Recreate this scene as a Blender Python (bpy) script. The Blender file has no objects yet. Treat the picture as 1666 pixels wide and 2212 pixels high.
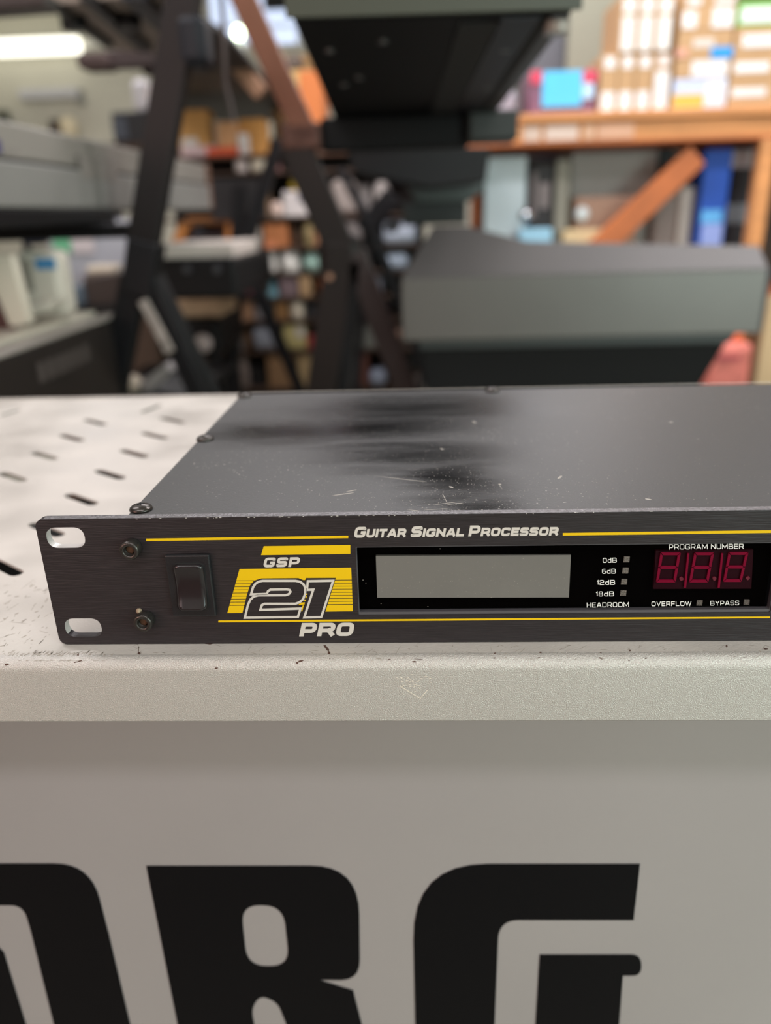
import bpy, bmesh, math, random
from mathutils import Vector, Matrix
from mathutils.geometry import tessellate_polygon
random.seed(7)
S = bpy.context.scene
COL = S.collection

# ------------------------------------------------------------------ camera
FPX = 1657.7
CAM = Vector((0.1176, -0.2140, 1.1290))
def basis(yaw, pitch, roll):
    cy, sy, cp, sp = math.cos(yaw), math.sin(yaw), math.cos(pitch), math.sin(pitch)
    f = Vector((-sy*cp, cy*cp, -sp)); r = Vector((cy, sy, 0)); u = r.cross(f)
    return r*math.cos(roll)+u*math.sin(roll), u*math.cos(roll)-r*math.sin(roll), f
RT, UP, FW = basis(.0457, .3728, -.0296)
cd = bpy.data.cameras.new('camera'); cam = bpy.data.objects.new('camera', cd); COL.objects.link(cam)
M = Matrix((RT, UP, -FW)).transposed().to_4x4(); M.translation = CAM
cam.matrix_world = M
cd.sensor_fit = 'HORIZONTAL'; cd.sensor_width = 7.1; cd.lens = FPX*7.1/1666
cd.clip_start = .01; cd.clip_end = 60
cd.dof.use_dof = True; cd.dof.focus_distance = .240; cd.dof.aperture_fstop = 1.65
S.camera = cam

# ------------------------------------------------------------------ world, light, exposure
w = bpy.data.worlds.new('world'); S.world = w; w.use_nodes = True
w.node_tree.nodes['Background'].inputs[0].default_value = (.86, .93, 1, 1)
w.node_tree.nodes['Background'].inputs[1].default_value = .55
def area(name, loc, size, power, color, rot=(0, 0, 0)):
    l = bpy.data.lights.new(name, 'AREA'); l.shape = 'RECTANGLE'; l.size, l.size_y = size
    l.energy = power; l.color = color
    o = bpy.data.objects.new(name, l); COL.objects.link(o); o.location = loc; o.rotation_euler = rot
    return o
# unseen window and warm light behind the camera, two added fills, ceiling fluorescents
area('daylight_window_right', (1.9, -2.35, 1.55), (1.7, 1.5), 22, (.80, 1, .95), (math.radians(90), 0, 0))
area('warm_shop_light_left', (-1.7, -2.35, 1.5), (1.7, 1.5), 14, (1, .68, .62), (math.radians(90), 0, 0))
area('warm_fill_left', (-1.0, -.95, 1.35), (.5, .4), 5.0, (1, .54, .46), (math.radians(80), 0, math.radians(-42)))  # added unseen warm fill that tints the left of the sign
area('cool_fill_right', (1.6, -.9, 1.30), (.7, .5), 21, (.78, 1, .92), (math.radians(80), 0, math.radians(52)))  # added unseen cool fill that tints the right of the sign
for (lx, ly) in ((.15, -1.12), (-1.2, .6), (1.4, .9), (.0, 2.0), (1.9, 1.7), (-1.8, 4.4), (1.0, 5.0)):
    area('ceiling_fluorescent_light', (lx, ly, 2.66), (2.4 if ly < 0 else 1.2, .25), 34 if ly < 0 else 36 if ly == 2.0 else 27, (1, .96, .99))
S.view_settings.view_transform = 'Standard'; S.view_settings.look = 'None'
S.view_settings.gamma = 1; S.view_settings.use_curve_mapping = False
S.view_settings.exposure = 0.0

# ------------------------------------------------------------------ helpers
def ray(x, y): return RT*((x-833)/FPX) - UP*((y-1106)/FPX) + FW
def PY(x, y, Y): d = ray(x, y); return CAM + d*((Y-CAM.y)/d.y)
def PZ(x, y, Z): d = ray(x, y); return CAM + d*((Z-CAM.z)/d.z)
def srgb(r, g, b): return tuple(((c/255)/12.92 if c <= 10 else (((c/255)+.055)/1.055)**2.4) for c in (r, g, b))
MC = {}
def mat(name, col, rough=.5, metal=0, bump=0, bscale=200, vary=0, vscale=6, spec=.5, stretch=None, emit=0, rvary=0, coat=0):
    if name in MC: return MC[name]
    m = bpy.data.materials.new(name); m.use_nodes = True; nt = m.node_tree
    b = nt.nodes['Principled BSDF']; c = srgb(*col)
    b.inputs['Base Color'].default_value = (*c, 1); b.inputs['Roughness'].default_value = rough
    b.inputs['Metallic'].default_value = metal; b.inputs['Specular IOR Level'].default_value = spec
    b.inputs['Coat Weight'].default_value = coat
    if emit:
        b.inputs['Emission Color'].default_value = (*c, 1); b.inputs['Emission Strength'].default_value = emit
    tc = nt.nodes.new('ShaderNodeTexCoord'); mp = nt.nodes.new('ShaderNodeMapping')
    nt.links.new(tc.outputs['Object'], mp.inputs[0])
    if stretch: mp.inputs['Scale'].default_value = stretch
    def noise(sc, det=3):
        n = nt.nodes.new('ShaderNodeTexNoise'); n.inputs['Scale'].default_value = sc; n.inputs['Detail'].default_value = det
        nt.links.new(mp.outputs[0], n.inputs['Vector']); return n
    if bump:
        n = noise(bscale); bp = nt.nodes.new('ShaderNodeBump'); bp.inputs['Strength'].default_value = bump
        bp.inputs['Distance'].default_value = .0005
        nt.links.new(n.outputs[0], bp.inputs['Height']); nt.links.new(bp.outputs[0], b.inputs['Normal'])
    n = noise(vscale, 4)
    if vary or True:
        v = vary or .06
        r = nt.nodes.new('ShaderNodeValToRGB')
        r.color_ramp.elements[0].position = .3; r.color_ramp.elements[1].position = .7
        r.color_ramp.elements[0].color = (*[x*(1-v) for x in c], 1); r.color_ramp.elements[1].color = (*[min(1, x*(1+v)) for x in c], 1)
        nt.links.new(n.outputs[0], r.inputs[0]); nt.links.new(r.outputs[0], b.inputs['Base Color'])
    if rvary:
        q = nt.nodes.new('ShaderNodeMapRange'); q.inputs['To Min'].default_value = max(.05, rough-rvary); q.inputs['To Max'].default_value = rough+rvary
        q.inputs['From Min'].default_value = .35; q.inputs['From Max'].default_value = .65
        nt.links.new(n.outputs[0], q.inputs[0]); nt.links.new(q.outputs[0], b.inputs['Roughness'])
    MC[name] = m; return m
def C_(name, r, g, b, rough=.55, **k): return mat(name, (r, g, b), rough, **k)

def mesh(name, verts, faces, m, parent=None, smooth=False, label=None):
    me = bpy.data.meshes.new(name); me.from_pydata([tuple(v) for v in verts], [], faces); me.update()
    if m: me.materials.append(m)
    o = bpy.data.objects.new(name, me); COL.objects.link(o)
    if parent: o.parent = parent; o.matrix_parent_inverse = Matrix.Translation(-parent.location)
    if smooth:
        for p in me.polygons: p.use_smooth = True
    if label: o['label'] = label
    return o
def fix(o):
    bm = bmesh.new(); bm.from_mesh(o.data); bmesh.ops.recalc_face_normals(bm, faces=bm.faces); bm.to_mesh(o.data); bm.free(); return o
def thing(name, label, cat, loc=(0, 0, 0), group=None):
    o = bpy.data.objects.new(name, None); COL.objects.link(o); o.location = loc
    o.empty_display_size = .02
    return tag(o, label, cat, group)
def tag(o, label=None, cat=None, group=None, kind=None):
    if label: o['label'] = label
    if cat: o['category'] = cat
    if group: o['group'] = group
    if kind: o['kind'] = kind
    return o
def bevel(o, r, seg=2):
    bm = bmesh.new(); bm.from_mesh(o.data)
    bmesh.ops.recalc_face_normals(bm, faces=bm.faces)
    ed = [e for e in bm.edges if len(e.link_faces) == 2 and e.calc_face_angle(0) > .5]
    bmesh.ops.bevel(bm, geom=ed, offset=r, segments=seg, profile=.5, affect='EDGES', clamp_overlap=True)
    bm.to_mesh(o.data); bm.free(); return o
def box(name, a, b, m, parent=None, bev=.002, label=None, rz=0):
    x0, y0, z0 = a; x1, y1, z1 = b
    vs = [(x, y, z) for x in (x0, x1) for y in (y0, y1) for z in (z0, z1)]
    if rz:
        cx, cy = (x0+x1)/2, (y0+y1)/2; c, s = math.cos(rz), math.sin(rz)
        vs = [(cx+(x-cx)*c-(y-cy)*s, cy+(x-cx)*s+(y-cy)*c, z) for x, y, z in vs]
    fs = [(0, 1, 3, 2), (4, 6, 7, 5), (0, 4, 5, 1), (2, 3, 7, 6), (0, 2, 6, 4), (1, 5, 7, 3)]
    o = mesh(name, vs, fs, m, parent, label=label)
    if bev: bevel(o, min(bev, .3*min(abs(x1-x0), abs(y1-y0), abs(z1-z0))), 2)
    return o
def hexa(name, near, far, m, parent=None, bev=.002, label=None):
    """two quads (4 points each, same winding) joined"""
    n = len(near); vs = list(near)+list(far)
    fs = [tuple(range(n)), tuple(range(2*n-1, n-1, -1))]+[(i, i+n, (i+1) % n+n, (i+1) % n) for i in range(n)]
    o = mesh(name, vs, fs, m, parent, label=label); fix(o)
    if bev: bevel(o, bev, 2)
    return o
def bar(name, p, q, wd, dp, m, parent=None, bev=.002, label=None, side=Vector((0, 1, 0))):
    """rectangular bar from p to q, wd across the view, dp in depth"""
    p, q = Vector(p), Vector(q); d = (q-p).normalized()
    s = side-d*side.dot(d); s.normalize(); t = d.cross(s)
    c = [t*(-wd/2)+s*(-dp/2), t*(wd/2)+s*(-dp/2), t*(wd/2)+s*(dp/2), t*(-wd/2)+s*(dp/2)]
    return hexa(name, [p+k for k in c], [q+k for k in c], m, parent, bev, label)
def rod(name, p, q, r, m, parent=None, n=16, r2=None, smooth=True, label=None, ring=0):
    p, q = Vector(p), Vector(q); d = (q-p).normalized(); s = d.orthogonal().normalized(); t = d.cross(s)
    if r2 is None: r2 = r
    prof = [(0, r), (1, r2)]
    vs = []; fs = []
    for (h, rr) in prof:
        for i in range(n):
            a = 2*math.pi*i/n; vs.append(p+(q-p)*h+(s*math.cos(a)+t*math.sin(a))*rr)
    for i in range(n): fs.append((i, (i+1) % n, n+(i+1) % n, n+i))
    fs.append(tuple(range(n-1, -1, -1))); fs.append(tuple(range(n, 2*n)))
    o = mesh(name, vs, fs, m, parent, label=label); fix(o)
    if ring: bevel(o, ring, 2)
    return o
def lathe(name, base, prof, m, parent=None, axis=Vector((0, 0, 1)), n=20, label=None):
    base = Vector(base); d = axis.normalized(); s = d.orthogonal().normalized(); t = d.cross(s)
    vs = []; fs = []
    for (r, h) in prof:
        for i in range(n):
            a = 2*math.pi*i/n; vs.append(base+d*h+(s*math.cos(a)+t*math.sin(a))*max(r, 1e-5))
    for k in range(len(prof)-1):
        for i in range(n): fs.append((k*n+i, k*n+(i+1) % n, (k+1)*n+(i+1) % n, (k+1)*n+i))
    fs.append(tuple(range(n-1, -1, -1))); fs.append(tuple((len(prof)-1)*n+i for i in range(n)))
    o = mesh(name, vs, fs, m, parent, True, label); fix(o); return o
def poly_holes(outer, holes):
    pts = list(outer); loops = [[Vector((*p, 0)) for p in outer]]
    for h in holes: pts += list(h); loops.append([Vector((*p, 0)) for p in h])
    return pts, tessellate_polygon(loops)
def plate(name, outer, holes, to3, thick, m, parent=None, label=None):
    """2-D outline with holes, mapped by to3(u, v) -> Vector, extruded by the vector thick"""
    pts, tris = poly_holes(outer, holes)
    n = len(pts); vs = [to3(*p) for p in pts]+[to3(*p)+thick for p in pts]
    fs = [tuple(t) for t in tris]+[tuple(i+n for i in reversed(t)) for t in tris]
    k = 0
    for L in [outer]+list(holes):
        c = len(L)
        for i in range(c): fs.append((k+i, k+(i+1) % c, k+(i+1) % c+n, k+i+n))
        k += c
    return fix(mesh(name, vs, fs, m, parent, label=label))
def flat(name, outer, holes, to3, m, parent=None, label=None):
    pts, tris = poly_holes(outer, holes)
    return mesh(name, [to3(*p) for p in pts], [tuple(t) for t in tris], m, parent, label=label)
def arc(pts, r=None, seg=5):
    """round the vertices given as (x, y, radius)"""
    out = []; n = len(pts)
    for i, p in enumerate(pts):
        rad = p[2] if len(p) > 2 else 0
        if not rad: out.append((p[0], p[1])); continue
        a, b, c = Vector(pts[i-1][:2]), Vector(p[:2]), Vector(pts[(i+1) % n][:2])
        r1 = min(rad, (a-b).length*.5); r2 = min(rad, (c-b).length*.5); rr = min(r1, r2)
        s = b+(a-b).normalized()*rr; e = b+(c-b).normalized()*rr
        for k in range(seg+1):
            t = k/seg; q = s*(1-t)**2+b*2*t*(1-t)+e*t*t; out.append((q.x, q.y))
    return out
def ribbon(pts, t, closed=False, e0=.5, e1=.5):
    """mitred strip along 2-D points; returns verts, quads"""
    P = [Vector(p) for p in pts]; P = [p for i, p in enumerate(P) if i == 0 or (p-P[i-1]).length > 1e-5]
    if closed and (P[0]-P[-1]).length < 1e-5: P.pop()
    n = len(P); vs = []; fs = []
    if not closed:
        P[0] = P[0]+(P[0]-P[1]).normalized()*t*e0; P[-1] = P[-1]+(P[-1]-P[-2]).normalized()*t*e1
    for i in range(n):
        if closed or 0 < i < n-1:
            d1 = (P[i]-P[i-1]).normalized(); d2 = (P[(i+1) % n]-P[i]).normalized()
        elif i == 0: d1 = d2 = (P[1]-P[0]).normalized()
        else: d1 = d2 = (P[-1]-P[-2]).normalized()
        nn = Vector((-d1.y-d2.y, d1.x+d2.x))
        if nn.length < 1e-6: nn = Vector((-d1.y, d1.x))
        nn.normalize(); k = t*.5/max(.42, nn.dot(Vector((-d1.y, d1.x))))
        vs += [P[i]+nn*k, P[i]-nn*k]
    for i in range(n if closed else n-1):
        j = (i+1) % n; fs.append((2*i, 2*i+1, 2*j+1, 2*j))
    return vs, fs
# stroke glyphs on a 0..1 grid; third value 1 = rounded corner
G = {
'O': (1.15, [('c', (0,0,1),(1,0,1),(1,1,1),(0,1,1))]), '0': (1, [('c', (0,0,1),(1,0,1),(1,1,1),(0,1,1))]),
'G': (1.15, [('o', (1,.75),(1,1,1),(0,1,1),(0,0,1),(1,0,1),(1,.45),(.6,.45))]),
'U': (1.12, [('o', (0,1),(0,0,1),(1,0,1),(1,1))]), 'I': (0, [('o', (0,0),(0,1))]),
'T': (1.02, [('o', (0,1),(1,1)), ('o', (.5,.9),(.5,0))]),
'A': (1.18, [('o', (0,0),(.4,1),(.6,1),(1,0)), ('o', (.25,.27),(.75,.27))]),
'R': (1.12, [('o', (0,0),(0,1)), ('o', (.12,1),(1,1,1),(1,.40,1),(.12,.40)), ('o', (.68,.42),(1,0))]),
'S': (1.08, [('o', (1,.78),(1,1,1),(0,1,1),(0,.5,1),(1,.5,1),(1,0,1),(0,0,1),(0,.22))]),
'N': (1.15, [('o', (0,0),(0,1)), ('o', (.04,.96),(.96,.04)), ('o', (1,0),(1,1))]),
'L': (.98, [('o', (0,1),(0,0),(1,0))]), 'P': (1.08, [('o', (0,0),(0,1)), ('o', (.12,1),(1,1,1),(1,.36,1),(.12,.36))]),
'C': (1.1, [('o', (1,.72),(1,1,1),(0,1,1),(0,0,1),(1,0,1),(1,.28))]),
'E': (1, [('o', (1,1),(0,1),(0,0),(1,0)), ('o', (.2,.5),(.9,.5))]),
'F': (1, [('o', (1,1),(0,1),(0,0)), ('o', (.2,.46),(.9,.46))]),
'M': (1.4, [('o', (0,0),(0,1)), ('o', (.05,.95),(.5,.2),(.95,.95)), ('o', (1,0),(1,1))]),
'B': (1.12, [('o', (0,0),(0,1)), ('o', (.12,1),(.95,1,1),(.95,.5,1),(.12,.5)), ('o', (.12,.5),(1,.5,1),(1,0,1),(.12,0))]),
'D': (1.12, [('c', (0,0),(0,1),(1,1,1),(1,0,1))]), 'H': (1.12, [('o', (0,0),(0,1)), ('o', (1,0),(1,1)), ('o', (.15,.5),(.85,.5))]),
'V': (1.15, [('o', (0,1),(.5,0),(1,1))]), 'W': (1.65, [('o', (0,1),(.25,0),(.5,.95),(.75,0),(1,1))]),
'Y': (1.12, [('o', (0,1),(.5,.42),(1,1)), ('o', (.5,.42),(.5,0))]), 'd': (.92, [('c', (0,0,1),(1,0),(1,.66),(0,.66,1)), ('o', (1,.6),(1,1))]),
'1': (.42, [('o', (0,.78),(.95,1),(.95,0))]), '2': (1, [('o', (0,.75),(0,1,1),(1,1,1),(1,.5,1),(0,.5,1),(0,0),(1,0))]),
'6': (1, [('o', (.95,1),(0,1,1),(0,0,1),(1,0,1),(1,.56,1),(.6,.56)), ('o', (.15,.56),(.7,.56))]),
'8': (1, [('c', (0,0,1),(1,0,1),(1,.5,1),(0,.5,1)), ('c', (.04,.5,1),(.96,.5,1),(.96,1,1),(.04,1,1))]), ' ': (.35, []),
}
def text2d(runs, weight, gap=.18):
    """runs: (string, height scale); gives verts/quads with cap height 1 and the total length"""
    V = []; F = []; L = []; x = 0; lay = 0
    for s, hs in runs:
        for ch in s:
            wd, st = G[ch]; t = weight*(.85 if hs < 1 else 1)
            W = max(t, wd*hs*.93); cw = W-t; chh = hs-t
            for s_ in st:
                cl = s_[0] == 'c'
                pts = [(x+t/2+p[0]*cw, t/2+p[1]*chh, (.24*hs if len(p) > 2 else 0)) for p in s_[1:]]
                if not cl: # keep the open ends sharp
                    pts[0] = (*pts[0][:2], 0); pts[-1] = (*pts[-1][:2], 0)
                q = arc(pts); ee = [.5 if all(c in (0, 1) for c in s_[i][:2]) or len(s_) == 3 else .05 for i in (1, -1)]; v, f = ribbon(q, t, cl, *ee); b = len(V)
                V += v; L += [lay]*len(v); F += [tuple(b+i for i in ff) for ff in f]; lay += 1
            x += W+gap*hs
    return V, F, L, x-gap
def text(name, runs, BL, BR, hpx, weight, to3, m, parent, shear=0, gap=.18, label=None, out=Vector((0, -1, 0))):
    """BL, BR: lower left and right ends and the cap height, all in the (u, v) plane of to3"""
    V, F, L, tot = text2d(runs, weight, gap); BL, BR = Vector(BL), Vector(BR); d = BR-BL; ex = d/(tot+shear*.0)
    up = Vector((-d.y, d.x)).normalized()*hpx
    vs = [to3(*(BL+ex*(v.x)+(ex.normalized()*shear*hpx*v.y)+up*v.y))+out*(5e-6*l) for v, l in zip(V, L)]
    return mesh(name, vs, F, m, parent, label=label)

# ------------------------------------------------------------------ materials of the foreground
def dusty(name, col, rough, metal, dust, dcol, dens, rv=.08, stretch=None, spec=.5, bump=.15, bs=1500, dsc=900, coat=0):
    m = mat(name, col, rough, metal, bump=bump, bscale=bs, vary=.12, vscale=25, spec=spec, rvary=rv, stretch=stretch, coat=coat)
    nt = m.node_tree; b = nt.nodes['Principled BSDF']; tc = nt.nodes.new('ShaderNodeTexCoord')
    n = nt.nodes.new('ShaderNodeTexNoise'); n.inputs['Scale'].default_value = dsc; n.inputs['Detail'].default_value = 2
    n2 = nt.nodes.new('ShaderNodeTexNoise'); n2.inputs['Scale'].default_value = 14
    nt.links.new(tc.outputs['Object'], n.inputs['Vector']); nt.links.new(tc.outputs['Object'], n2.inputs['Vector'])
    ad = nt.nodes.new('ShaderNodeMath'); ad.operation = 'MULTIPLY_ADD'; ad.inputs[1].default_value = .22
    nt.links.new(n2.outputs[0], ad.inputs[0]); nt.links.new(n.outputs[0], ad.inputs[2])
    r = nt.nodes.new('ShaderNodeMapRange'); r.inputs['From Min'].default_value = dens; r.inputs['From Max'].default_value = dens+.05; r.inputs['To Max'].default_value = dust
    nt.links.new(ad.outputs[0], r.inputs[0])
    mx = nt.nodes.new('ShaderNodeMix'); mx.data_type = 'RGBA'; old = b.inputs['Base Color'].links[0].from_socket
    nt.links.new(r.outputs[0], mx.inputs[0]); nt.links.new(old, mx.inputs[6]); mx.inputs[7].default_value = (*srgb(*dcol), 1)
    nt.links.new(mx.outputs[2], b.inputs['Base Color'])
    return m
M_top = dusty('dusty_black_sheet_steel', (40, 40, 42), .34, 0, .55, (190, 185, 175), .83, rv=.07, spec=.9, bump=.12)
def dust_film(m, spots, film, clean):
    """matt dust film (film colour) rubbed clean in irregular places that also carry a painted dark reflection (spots: x, y, rx, ry in metres)"""
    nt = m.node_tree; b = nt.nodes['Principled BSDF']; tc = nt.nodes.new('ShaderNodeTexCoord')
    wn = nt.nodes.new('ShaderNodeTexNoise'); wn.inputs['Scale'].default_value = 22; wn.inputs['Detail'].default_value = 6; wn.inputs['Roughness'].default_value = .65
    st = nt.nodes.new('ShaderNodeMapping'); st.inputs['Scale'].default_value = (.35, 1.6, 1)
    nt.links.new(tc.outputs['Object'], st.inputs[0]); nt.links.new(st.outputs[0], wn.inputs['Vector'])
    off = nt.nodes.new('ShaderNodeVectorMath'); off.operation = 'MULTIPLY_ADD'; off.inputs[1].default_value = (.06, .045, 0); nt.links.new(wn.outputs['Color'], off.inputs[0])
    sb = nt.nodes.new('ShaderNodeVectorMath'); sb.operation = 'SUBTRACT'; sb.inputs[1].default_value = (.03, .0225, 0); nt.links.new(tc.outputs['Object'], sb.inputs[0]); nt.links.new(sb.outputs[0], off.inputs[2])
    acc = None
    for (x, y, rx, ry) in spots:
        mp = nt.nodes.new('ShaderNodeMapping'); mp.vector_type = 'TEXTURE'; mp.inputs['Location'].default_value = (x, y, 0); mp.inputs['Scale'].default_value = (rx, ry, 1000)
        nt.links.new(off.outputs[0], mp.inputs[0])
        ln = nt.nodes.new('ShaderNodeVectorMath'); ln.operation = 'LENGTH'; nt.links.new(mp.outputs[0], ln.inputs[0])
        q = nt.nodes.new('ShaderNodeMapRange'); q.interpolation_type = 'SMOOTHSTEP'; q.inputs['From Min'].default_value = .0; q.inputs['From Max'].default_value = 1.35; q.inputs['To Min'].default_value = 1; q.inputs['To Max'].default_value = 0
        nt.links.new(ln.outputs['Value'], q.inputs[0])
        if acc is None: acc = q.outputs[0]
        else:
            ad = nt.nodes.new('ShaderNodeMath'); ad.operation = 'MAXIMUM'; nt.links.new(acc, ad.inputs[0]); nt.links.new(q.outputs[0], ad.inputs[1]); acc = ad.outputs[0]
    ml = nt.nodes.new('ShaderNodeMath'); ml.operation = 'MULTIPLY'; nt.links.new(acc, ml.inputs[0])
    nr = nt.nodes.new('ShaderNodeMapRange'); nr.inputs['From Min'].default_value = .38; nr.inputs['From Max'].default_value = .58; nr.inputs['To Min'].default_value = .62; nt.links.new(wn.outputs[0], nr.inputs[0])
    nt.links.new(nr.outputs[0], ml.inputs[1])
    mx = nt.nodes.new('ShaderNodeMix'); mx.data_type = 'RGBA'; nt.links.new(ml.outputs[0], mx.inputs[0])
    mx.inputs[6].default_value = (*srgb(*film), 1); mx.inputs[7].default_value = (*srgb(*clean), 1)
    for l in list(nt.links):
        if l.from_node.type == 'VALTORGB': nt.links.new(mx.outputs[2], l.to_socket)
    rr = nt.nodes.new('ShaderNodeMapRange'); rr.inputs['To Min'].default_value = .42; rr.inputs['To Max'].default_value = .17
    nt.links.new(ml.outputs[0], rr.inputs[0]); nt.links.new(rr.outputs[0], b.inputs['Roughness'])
dust_film(M_top, [(.131, .033, .026, .034), (.117, .066, .045, .026), (.100, .110, .062, .032), (.115, .140, .070, .040), (.068, .104, .045, .030), (.138, .008, .022, .016)], (60, 60, 60), (9, 9, 11))  # dark spots: rubbed dust plus painted reflection of the overhead keyboard
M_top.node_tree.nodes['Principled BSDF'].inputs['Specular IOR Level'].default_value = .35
M_panel = mat('brushed_black_anodised', (36, 31, 33), .42, .2, bump=.35, bscale=2600, vary=.28, vscale=2200, stretch=(.05, 1, 1))
M_shelf = dusty('worn_silver_powder_coat', (174, 169, 162), .38, 0, .35, (120, 108, 96), .815, rv=.1, bump=.25, bs=1100, dsc=260)
M_lip = mat('pebbled_silver_powder_coat', (178, 174, 168), .30, .4, bump=.75, bscale=3000, vary=.10, vscale=2400)
M_lip.node_tree.nodes['Bump'].inputs['Distance'].default_value = .00045
M_sign = mat('satin_silver_sign_board', (165, 160, 160), .32, .5, vary=.03, vscale=9)
M_blk = C_('matt_black_print', 15, 15, 17, .45)
M_let = mat('matt_black_vinyl', (6, 5, 7), .6, spec=.1)
M_yel = C_('yellow_print', 208, 170, 12, .5, spec=.2)
M_wht = C_('pale_grey_print', 186, 180, 172, .5)
M_wht2 = C_('white_print', 215, 213, 208, .5)
M_plast = C_('black_plastic', 20, 21, 24, .38, bump=.2, bscale=2500)
M_rock = C_('glossy_black_plastic', 30, 26, 28, .16)
M_screw = mat('black_oxide_steel', (62, 58, 55), .32, .7, rvary=.1, vscale=400)
M_rust = C_('rusty_socket', 96, 66, 46, .8)
M_pit = C_('cavity_shade', 6, 6, 6, .8)  # near-black colour that puts the shade into slots and recesses
M_lcd = C_('unlit_display_glass', 112, 111, 106, .35, vary=.05, vscale=30)
M_red = C_('dark_red_display_filter', 32, 0, 9, .5, spec=.1)
M_seg = C_('unlit_red_segment', 112, 2, 38, .6, spec=.1)
M_led = C_('frosted_led_lens', 105, 98, 90, .5, bump=.8, bscale=3000, vary=.3, vscale=1500)

# ------------------------------------------------------------------ display stand (silver shelf with sign)
Z0 = 1.0
stand = thing('display_stand', 'silver powder-coated metal display stand with slotted shelf and large black letters on its front', 'display stand', (.15, .1, 0))
def tz(x, y): return Vector((x, y, Z0))
SX0, SX1, SY0, SY1 = -.42, .62, -.0060, .3665
def slot(a, b, hw=.0028, nn=4):
    a, b = Vector(a), Vector(b); d = (b-a).normalized(); nrm = Vector((-d.y, d.x)); out = []
    for c, s in ((b, 1), (a, -1)):
        for k in range(nn+1):
            an = -math.pi/2+math.pi*k/nn
            out.append(tuple(c+(d*math.cos(an)*s+nrm*math.sin(an)*s)*hw))
    return out
slots = []
for k in range(-1, 8):
    y = .0690+k*.0388
    if 0 <= k < 7 and y-.016 > .03: slots.append(slot((-.0585, y-.002), (-.0415, y-.0145)))
    y2 = .0690+k*.0388+.0195-.0388*0
for k in range(8):
    y = .0495+k*.0388
    if y < .31: slots.append(slot((-.112, y+.018-.002), (-.095, y+.018-.0145)))
for px0, px1 in (((310, 889), (343, 876)), ((5, 896), (38, 886))):
    a, b = PZ(*px0, Z0), PZ(*px1, Z0); slots.append(slot((a.x, a.y), (b.x, b.y)))
for X in (-.165, -.218, -.271, -.324, -.377):
    off = .0 if round((X+.165)/.053) % 2 == 0 else .0195
    for k in range(6): slots.append(slot((X-.0085, .075+off+k*.0388), (X+.0085, .0625+off+k*.0388)))
outer = [(SX0, SY0), (SX1, SY0), (SX1, SY1), (SX0, SY1)]
plate('shelf_top', outer, slots, tz, Vector((0, 0, -.0012)), M_shelf, stand)
# rolled front edge and lip
prof = [(SY0, 0), (SY0, -.0012)]
R_ = .0040; cy_, cz_ = SY0, -R_
pr = [(cy_-R_*math.sin(a), cz_+R_*math.cos(a)) for a in [math.pi/2*i/10 for i in range(11)]]
FY = SY0-R_
pr += [(FY, -.0225), (FY+.0006, -.0231), (FY+.0014, -.0234), (FY+.012, -.0234), (FY+.012, -.0222), (FY+.0014, -.0222)]
pr += [(cy_-(R_-.0012)*math.sin(a), cz_+(R_-.0012)*math.cos(a)) for a in [math.pi/2*i/10 for i in range(10, -1, -1)]]
n = len(pr); vs = [(SX0, y, Z0+z) for y, z in pr]+[(SX1, y, Z0+z) for y, z in pr]
o = mesh('front_lip', vs, [(i, (i+1) % n, (i+1) % n+n, i+n) for i in range(n)]+[tuple(range(n)), tuple(range(2*n-1, n-1, -1))], M_lip, stand); fix(o)
for p in o.data.polygons: p.use_smooth = len(p.vertices) == 4
o.data.set_sharp_from_angle(angle=math.radians(25))
box('back_lip', (SX0, SY1, Z0-.02), (SX1, SY1+.0015, Z0+.0008), M_shelf, stand, .0004)
SGY = .020
sign = box('sign_board', (SX0+.01, SGY, Z0-.36), (SX1-.01, SGY+.003, Z0-.0236), M_sign, stand, .0005)
for x in (SX0+.02, SX1-.05):
    for y in (.045, SY1-.05): box('leg', (x, y, 0), (x+.03, y+.03, Z0-.0015), M_sign, stand, .002)
box('lower_shelf', (SX0+.02, .045, .35), (SX1-.02, SY1-.02, .352), M_shelf, stand, .0004)
# added black sheet standing in for the shaded inside below the slots
box('slot_shade_sheet', (SX0+.01, .045, Z0-.10), (SX1-.01, SY1-.004, Z0-.098), M_pit, stand, .0004)
def sg(px, py): return PY(px, py, SGY-.0003)
TH = Vector((0, .00025, 0))
def letter(outer, holes):
    plate('sign_letter', arc([(*p, 0) if len(p) == 2 else p for p in outer], seg=8), [arc(h, seg=8) for h in holes], sg, TH, M_let, sign)
letter([(316, 1871), (775, 1871, 105), (778, 2118, 95), (688, 2117), (763, 2140), (850, 2480), (715, 2480), (640, 2300), (618, 2212), (600, 2166, 18), (562, 2150, 18), (543, 2180, 20), (552, 2230), (600, 2480), (436, 2480)],
       [[(520, 1955, 42), (612, 1957, 42), (626, 2088, 42), (534, 2088, 42)]])
letter([(-330, 1866, 120), (195, 1866, 150), (235, 2020), (345, 2480, 130), (-180, 2480, 130), (-330, 1990)],
       [[(-95, 1956, 40), (50, 1956, 55), (66, 2010), (160, 2390, 50), (110, 2390, 50), (8, 2058)]])
letter([(1383, 1867), (890, 1867, 165), (897, 2212), (903, 2330), (905, 2480, 150), (1320, 2480, 100), (1330, 2320), (1346, 2108), (1386, 2108, 26), (1386, 2063, 26), (1166, 2063), (1157, 2212), (1150, 2370, 30), (1066, 2370, 30), (1069, 2212), (1078, 1988, 42), (1369, 1988)], [])
letter([(-820, 1862), (-640, 1862), (-600, 2080), (-520, 1862), (-370, 1862), (-460, 2120), (-300, 2480), (-450, 2480), (-550, 2280), (-520, 2480), (-700, 2480)], [])
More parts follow.
